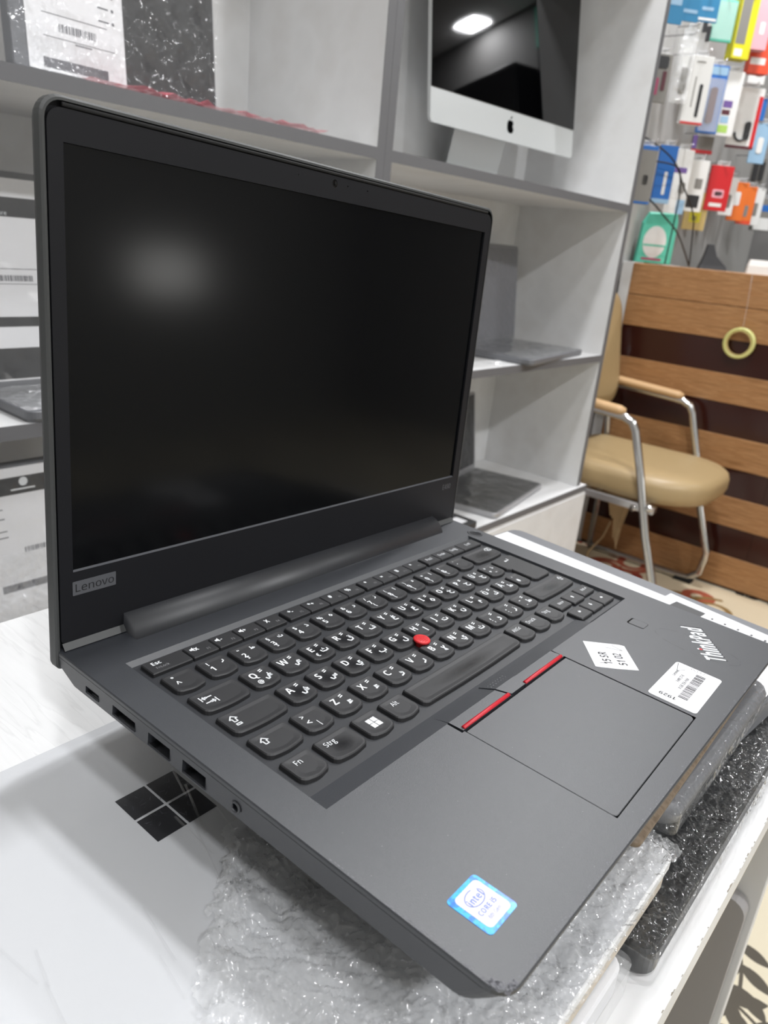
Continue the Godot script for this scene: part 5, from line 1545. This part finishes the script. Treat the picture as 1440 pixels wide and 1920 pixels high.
func wall_goods():
	var film_w: Material = M.film_white
	pack("teal-blue packet hanging nearest the shelf side panel, top row", "packet", [2250, 882, -800, 46, 79, -67], M.p_blue, 3, [[M.p_lightblue, -0.7, -0.5, 0.7, -0.1, 2]])
	pack("teal-blue packet hanging second from the shelf side panel, top row", "packet", [2364, 916, -800, 47, 82, -67], M.p_blue, 3, [[M.p_lightblue, -0.8, 0.3, 0.8, 0.5, 2]])
	pack("bright blue packet with glossy front hanging beside a clear bag", "packet", [2503, 947, -800, 52, 82, -69], M.p_blue, 4, [[M.p_lightblue, -0.6, 0.1, 0.5, 0.3, 2], [M.p_white, -0.9, 0.75, 0.9, 0.9, 1]])
	pack("small blue and white packet in the top row", "packet", [2600, 975, -850, 26, 48, -69], M.p_blue2, 3, [[M.p_white, -0.8, -0.8, 0.8, 0.2, 2]])
	pack("pale green blister pack beside the yellow box", "blister pack", [2690, 952, -815, 58, 110, -70], M.p_teal, 8, [[M.film_white, -0.9, -0.9, 0.9, 0.9, 6, 6.0]])
	pack("yellow box with grey barcode label on its end", "box", [2751, 947, -760, 46, 176, -71], M.p_yellow, 42, [[M.p_grey, -0.9, -1.0, 0.2, 0.55, 2], [M.p_white, -0.8, 0.7, 0.1, 0.92, 1]], true, 30.0)
	pack("pink box hanging next to the yellow box", "box", [2830, 985, -745, 60, 165, -71], M.p_pink, 34, [[M.p_white, 0.1, 0.1, 0.5, 0.5, 3]])
	pack("orange-red box with white label hanging below the pink box", "box", [2900, 905, -740, 58, 126, -72], M.p_orange, 30, [[M.p_white, -0.9, 0.3, 0.5, 0.6, 1]])
	pack("white box with black picture below the orange-red box", "box", [3030, 872, -780, 48, 76, -72], M.p_white, 26, [[M.p_dark, -0.3, -0.7, 0.6, 0.4, 8]])
	pack("clear bag with two black adapters in the top row", "bag", [2646, 905, -850, 30, 92, -69], film_w, 6, [[M.p_dark, -0.7, -0.7, 0.0, -0.1, 3, 6.0], [M.p_dark, 0.15, -0.5, 0.8, 0.4, 3, 6.0]])
	pack("long translucent white pouch hanging above the pen box", "pouch", [2560, 838, -860, 38, 120, -69], M.film_white, 4, [[M.p_white, -0.7, -0.2, 0.5, 0.9, 3]])
	pack("dark bag with pink and black cables close to the shelf", "bag", [2266, 705, -810, 46, 118, -67], M.p_grey, 8, [[M.p_dark, -0.6, -0.9, 0.6, -0.4, 6, 3.0], [M.p_magenta, -0.5, 0.0, -0.1, 0.7, 3, 2.0], [M.p_maroon, 0.2, -0.3, 0.6, 0.5, 3, 2.0]])
	var bag := pack("crumpled clear bag hanging left of the white pen box", "bag", [2331, 735, -770, 44, 160, -68], film_w, 4, [[M.p_grey, -0.2, -0.1, 0.5, 0.7, 5, 2.0]])
	local_film(bag, -24, -90, 24, 80, 12.0, 4.0, M.film_white, 12.0)
	pack("white box with black pen picture and red bottom edge", "box", [2404, 695, -745, 55, 171, -69], M.p_white, 22, [[M.p_dark, 0.15, -0.2, 0.45, 0.78, 4, 0.3], [M.p_grey, -0.35, -0.4, -0.25, 0.5, 2], [M.p_red, -1.0, 0.93, 1.0, 1.0, 0.5], [M.p_grey, -0.5, -0.85, 0.3, -0.8, 0.5]])
	pack("blue blister pack with dark red pen inside", "blister pack", [2615, 708, -770, 56, 184, -70], M.p_blue2, 6, [[M.p_lightblue, -0.9, -0.95, 0.9, -0.72, 2], [M.p_maroon, -0.35, -0.35, 0.25, 0.7, 8, 8.0], [M.film_white, -0.9, -0.6, 0.8, 0.95, 6, 12.0]])
	pack("white packet with small purple and green labels", "packet", [2771, 722, -770, 55, 182, -71], M.p_white, 5, [[M.p_purple, -0.5, -0.1, 0.4, 0.12, 1], [M.p_maroon, -0.5, 0.18, 0.3, 0.34, 1], [M.p_lightblue, -0.5, 0.38, 0.3, 0.6, 1], [M.p_green, -0.6, 0.66, 0.4, 0.9, 1]])
	var ph := pack("white and red card with black headphones", "card pack", [2972, 710, -770, 81, 183, -72], M.p_white, 6, [[M.p_red, 0.7, -0.75, 0.98, 0.98, 1], [M.p_maroon, -1.0, 0.9, 1.0, 1.0, 0.5], [M.p_dark, 0.1, 0.1, 0.48, 0.72, 9, 8.0]])
	var hb := Mk.new(true)
	var arc := []
	for k in 14: arc.append(Vector3(-6 + cos(PI * k / 13.0) * 22.0, 6, 48 + sin(PI * k / 13.0) * 26.0))
	hb.tube(arc, 4.0, 7)
	part(ph, "headband", hb, M.p_dark)
	pack("small dark red packet hanging under the labelled packet", "packet", [2802, 600, -840, 60, 52, -70], M.p_grey, 10, [[M.p_red, -1.0, 0.6, 1.0, 1.0, 1, 2.0], [M.p_purple, -1.0, -1.0, -0.6, 0.5, 1, 2.0]])
	pack("small blue and black packet near the right wall", "packet", [3211, 780, -800, 37, 70, -73], M.p_blue2, 4, [[M.p_dark, -0.6, -0.6, 0.2, 0.8, 2], [M.p_orange2, -0.4, -0.8, 0.2, -0.3, 1]])
	pack("pale blue blister pack with white oval near the right wall", "blister pack", [3238, 665, -780, 50, 132, -73], M.p_lightblue, 6, [[M.p_white, -0.3, -0.3, 0.4, 0.5, 9, 2.0]])
	pack("black plug connectors on a card near the right wall", "packet", [3399, 585, -810, 44, 90, -74], M.p_grey, 5, [[M.p_dark, -0.8, -0.6, -0.1, 0.8, 4, 8.0], [M.p_dark, 0.15, -0.7, 0.8, 0.7, 4, 8.0]])
	pack("grey box with blue sides and black diamond picture", "box", [2243, 440, -790, 46, 150, -67], M.p_blue2, 24, [[M.p_grey, -0.75, -0.85, 0.98, 0.92, 3], [M.p_dark, -0.2, 0.0, 0.4, 0.35, 6]])
	pack("narrow blue card pack with white lettering", "card pack", [2396, 458, -790, 46, 156, -68], M.p_blue2, 8, [[M.p_white, -0.05, -0.1, 0.3, 0.7, 3], [M.p_lightblue, -1.0, 0.85, 1.0, 1.0, 1]])
	pack("white pack with grey headset picture in the low row", "card pack", [2522, 450, -790, 54, 180, -69], M.p_white, 8, [[M.p_purple, -0.6, -0.45, 0.6, -0.28, 2], [M.p_grey, 0.1, 0.0, 0.7, 0.35, 8, 3.0], [M.p_lightblue, 0.2, 0.55, 1.0, 1.0, 1]])
	pack("white pack with dark picture between headset pack and red pack", "card pack", [2658, 452, -790, 68, 150, -70], M.p_white, 8, [[M.p_grey, 0.1, -0.3, 0.7, 0.1, 2], [M.p_dark, -0.3, 0.35, 0.7, 0.85, 3], [M.p_green, -0.8, -0.1, -0.6, 0.1, 2]])
	pack("cream pack with yellow picture hanging lowest in its row", "card pack", [2850, 385, -830, 66, 120, -70], M.p_cream, 5, [[M.p_yellow, -0.5, 0.0, 0.5, 0.6, 4], [M.p_white, -0.3, 0.25, 0.2, 0.5, 3]])
	pack("red pack with black oval picture and white lettering", "card pack", [2892, 468, -780, 66, 140, -71], M.p_red, 8, [[M.p_pink, -0.5, 0.05, 0.5, 0.42, 5], [M.p_dark, -0.3, 0.14, 0.4, 0.34, 6], [M.p_white, -0.6, 0.66, 0.5, 0.82, 1]])
	pack("white pack with grey mouse picture beside the red pack", "card pack", [3044, 455, -790, 42, 124, -72], M.p_white, 8, [[M.p_grey, -0.2, -0.1, 0.5, 0.6, 6]])
	pack("orange pack with white corner hanging beside white mouse pack", "card pack", [3171, 448, -790, 50, 130, -73], M.p_orange2, 6, [[M.p_white, -0.6, -0.5, 0.2, 0.2, 6]])
	pack("orange pack with grey picture nearer the right wall", "card pack", [3260, 442, -780, 46, 130, -73], M.p_orange2, 6, [[M.p_grey, -0.3, 0.0, 0.3, 0.6, 5], [M.p_orange, -1.0, 0.8, 1.0, 1.0, 1]])
	pack("white pack with faint grey print at the end of the low row", "card pack", [3418, 450, -790, 42, 134, -74], M.p_white, 6, [[M.p_grey, -0.4, -0.2, 0.3, 0.5, 4]])
	pack("grey and blue box at the right end of the low row", "box", [3558, 430, -790, 60, 120, -74], M.p_grey, 30, [[M.p_blue2, -0.8, -0.6, 0.9, -0.2, 2], [M.p_white, -0.9, 0.2, 0.9, 0.95, 2]])

# ================================================================ small things
func small_things():
	# teal packet standing on the counter
	var t := thing("packet", "large teal packet with white oval label standing on the counter", "packet", Vector3(2560, 190, -838), Basis(Vector3(cos(deg_to_rad(-50)), 0, -sin(deg_to_rad(-50))), Vector3(sin(deg_to_rad(-50)), 0, cos(deg_to_rad(-50))), Vector3.DOWN))
	var k := Mk.new()
	var sh := PackedVector2Array([Vector2(-64, 0), Vector2(-58, -130), Vector2(-40, -165), Vector2(54, -170), Vector2(62, -140), Vector2(64, 0)])
	var sh2 := PackedVector2Array()
	for p in sh: sh2.append(p * 0.95 + Vector2(0, -3))
	k.loft([[sh2, -30], [sh, -20], [sh, -6], [sh2, 0]])
	var o := part(t, "body", k, M.p_teal)
	k = Mk.new()
	k.prism(circle(-8, -70, 40, 24, 52), 0.1, 0.6)
	var lb := part(o, "label_patch", k, M.p_white)
	k = Mk.new()
	k.prism(rr(-46, -62, 34, -56, 2), 0.7, 0.9)
	part(lb, "label_band", k, M.p_teal)
	k = Mk.new()
	k.prism(rr(-44, -18, 26, -10, 2), 0.7, 0.9)
	part(o, "label_band", k, M.p_magenta)
	# black stand on the counter
	k = Mk.new()
	k.loft([[rr(-48, -30, 48, 30, 4), 0], [rr(-44, -26, 44, 26, 4), 14], [rr(-36, -20, 8, 20, 4), 46], [rr(-30, -14, -8, 14, 4), 84]])
	o = part(self, "card_reader_stand", k, M.p_dark, Vector3(2760, 188, -700), Basis.from_euler(Vector3(0, deg_to_rad(-65), 0)))
	o.set_meta("label", "black sloping stand on the wooden counter top"); o.set_meta("category", "stand")
	# white paper roll-like folded sheet
	k = Mk.new()
	k.loft([[rr(-72, -34, 72, 34, 6), 0], [rr(-70, -32, 70, 32, 6), 26], [rr(-66, -20, 10, 26, 6), 46]])
	o = part(self, "paper_packet", k, M.p_white, Vector3(2800, 188, -520), Basis.from_euler(Vector3(0, deg_to_rad(-70), 0)))
	o.set_meta("label", "white paper packet lying on the wooden counter top"); o.set_meta("category", "packet")
	# roll of tape hanging on the counter front
	var tr := thing("tape_roll", "yellow and clear tape roll hanging on the wooden counter front", "tape", Vector3(2440, -22, -458), Basis.from_euler(Vector3(0, 0, deg_to_rad(90))))
	k = Mk.new(true)
	k.lathe([[38, -9], [48, -9], [48.6, 0], [48, 9], [38, 9], [37.6, 0], [38, -9]], 36)
	part(tr, "tape", k, M.tape_yellow)
	k = Mk.new(true)
	k.lathe([[35.5, -9.4], [37.8, -9.4], [37.8, 9.4], [35.5, 9.4], [35.5, -9.4]], 36)
	part(tr, "core", k, M.p_cream)
	k = Mk.new(true)
	k.tube([Vector3(2444, 190, -470), Vector3(2444, 100, -463), Vector3(2440, 27, -458)], 0.9, 5)
	var so := part(self, "hanging_string", k, M.film_white)
	so.set_meta("label", "clear string holding the tape roll on the counter front"); so.set_meta("category", "string")
	# cables in front of the wall goods
	var cab := [["black cable curving down beside the grey and blue box", [Vector3(2200, 575, -900), Vector3(2270, 543, -815), Vector3(2367, 496, -760), Vector3(2485, 431, -755), Vector3(2634, 360, -760), Vector3(2700, 290, -770), Vector3(2760, 192, -780)]],
		["black cable crossing in front of the teal packet", [Vector3(2180, 430, -900), Vector3(2288, 387, -800), Vector3(2400, 330, -760), Vector3(2489, 290, -745), Vector3(2600, 230, -745), Vector3(2660, 192, -745)]],
		["short black cable looping beside the narrow blue pack", [Vector3(2190, 500, -900), Vector3(2279, 487, -810), Vector3(2370, 480, -750), Vector3(2420, 440, -745), Vector3(2450, 370, -750), Vector3(2470, 192, -760)]]]
	for c in cab:
		var cv := Curve3D.new()
		var pts: Array = c[1]
		for i in pts.size():
			var d: Vector3 = (pts[mini(i + 1, pts.size() - 1)] - pts[maxi(i - 1, 0)]) / 6.0
			cv.add_point(pts[i], -d, d)
		cv.bake_interval = 12.0
		var bp := []
		for q in cv.get_baked_points(): bp.append(q)
		k = Mk.new(true)
		k.tube(bp, 2.6, 6)
		o = part(self, "cable", k, M.wire_black)
		o.set_meta("label", c[0]); o.set_meta("category", "cable")
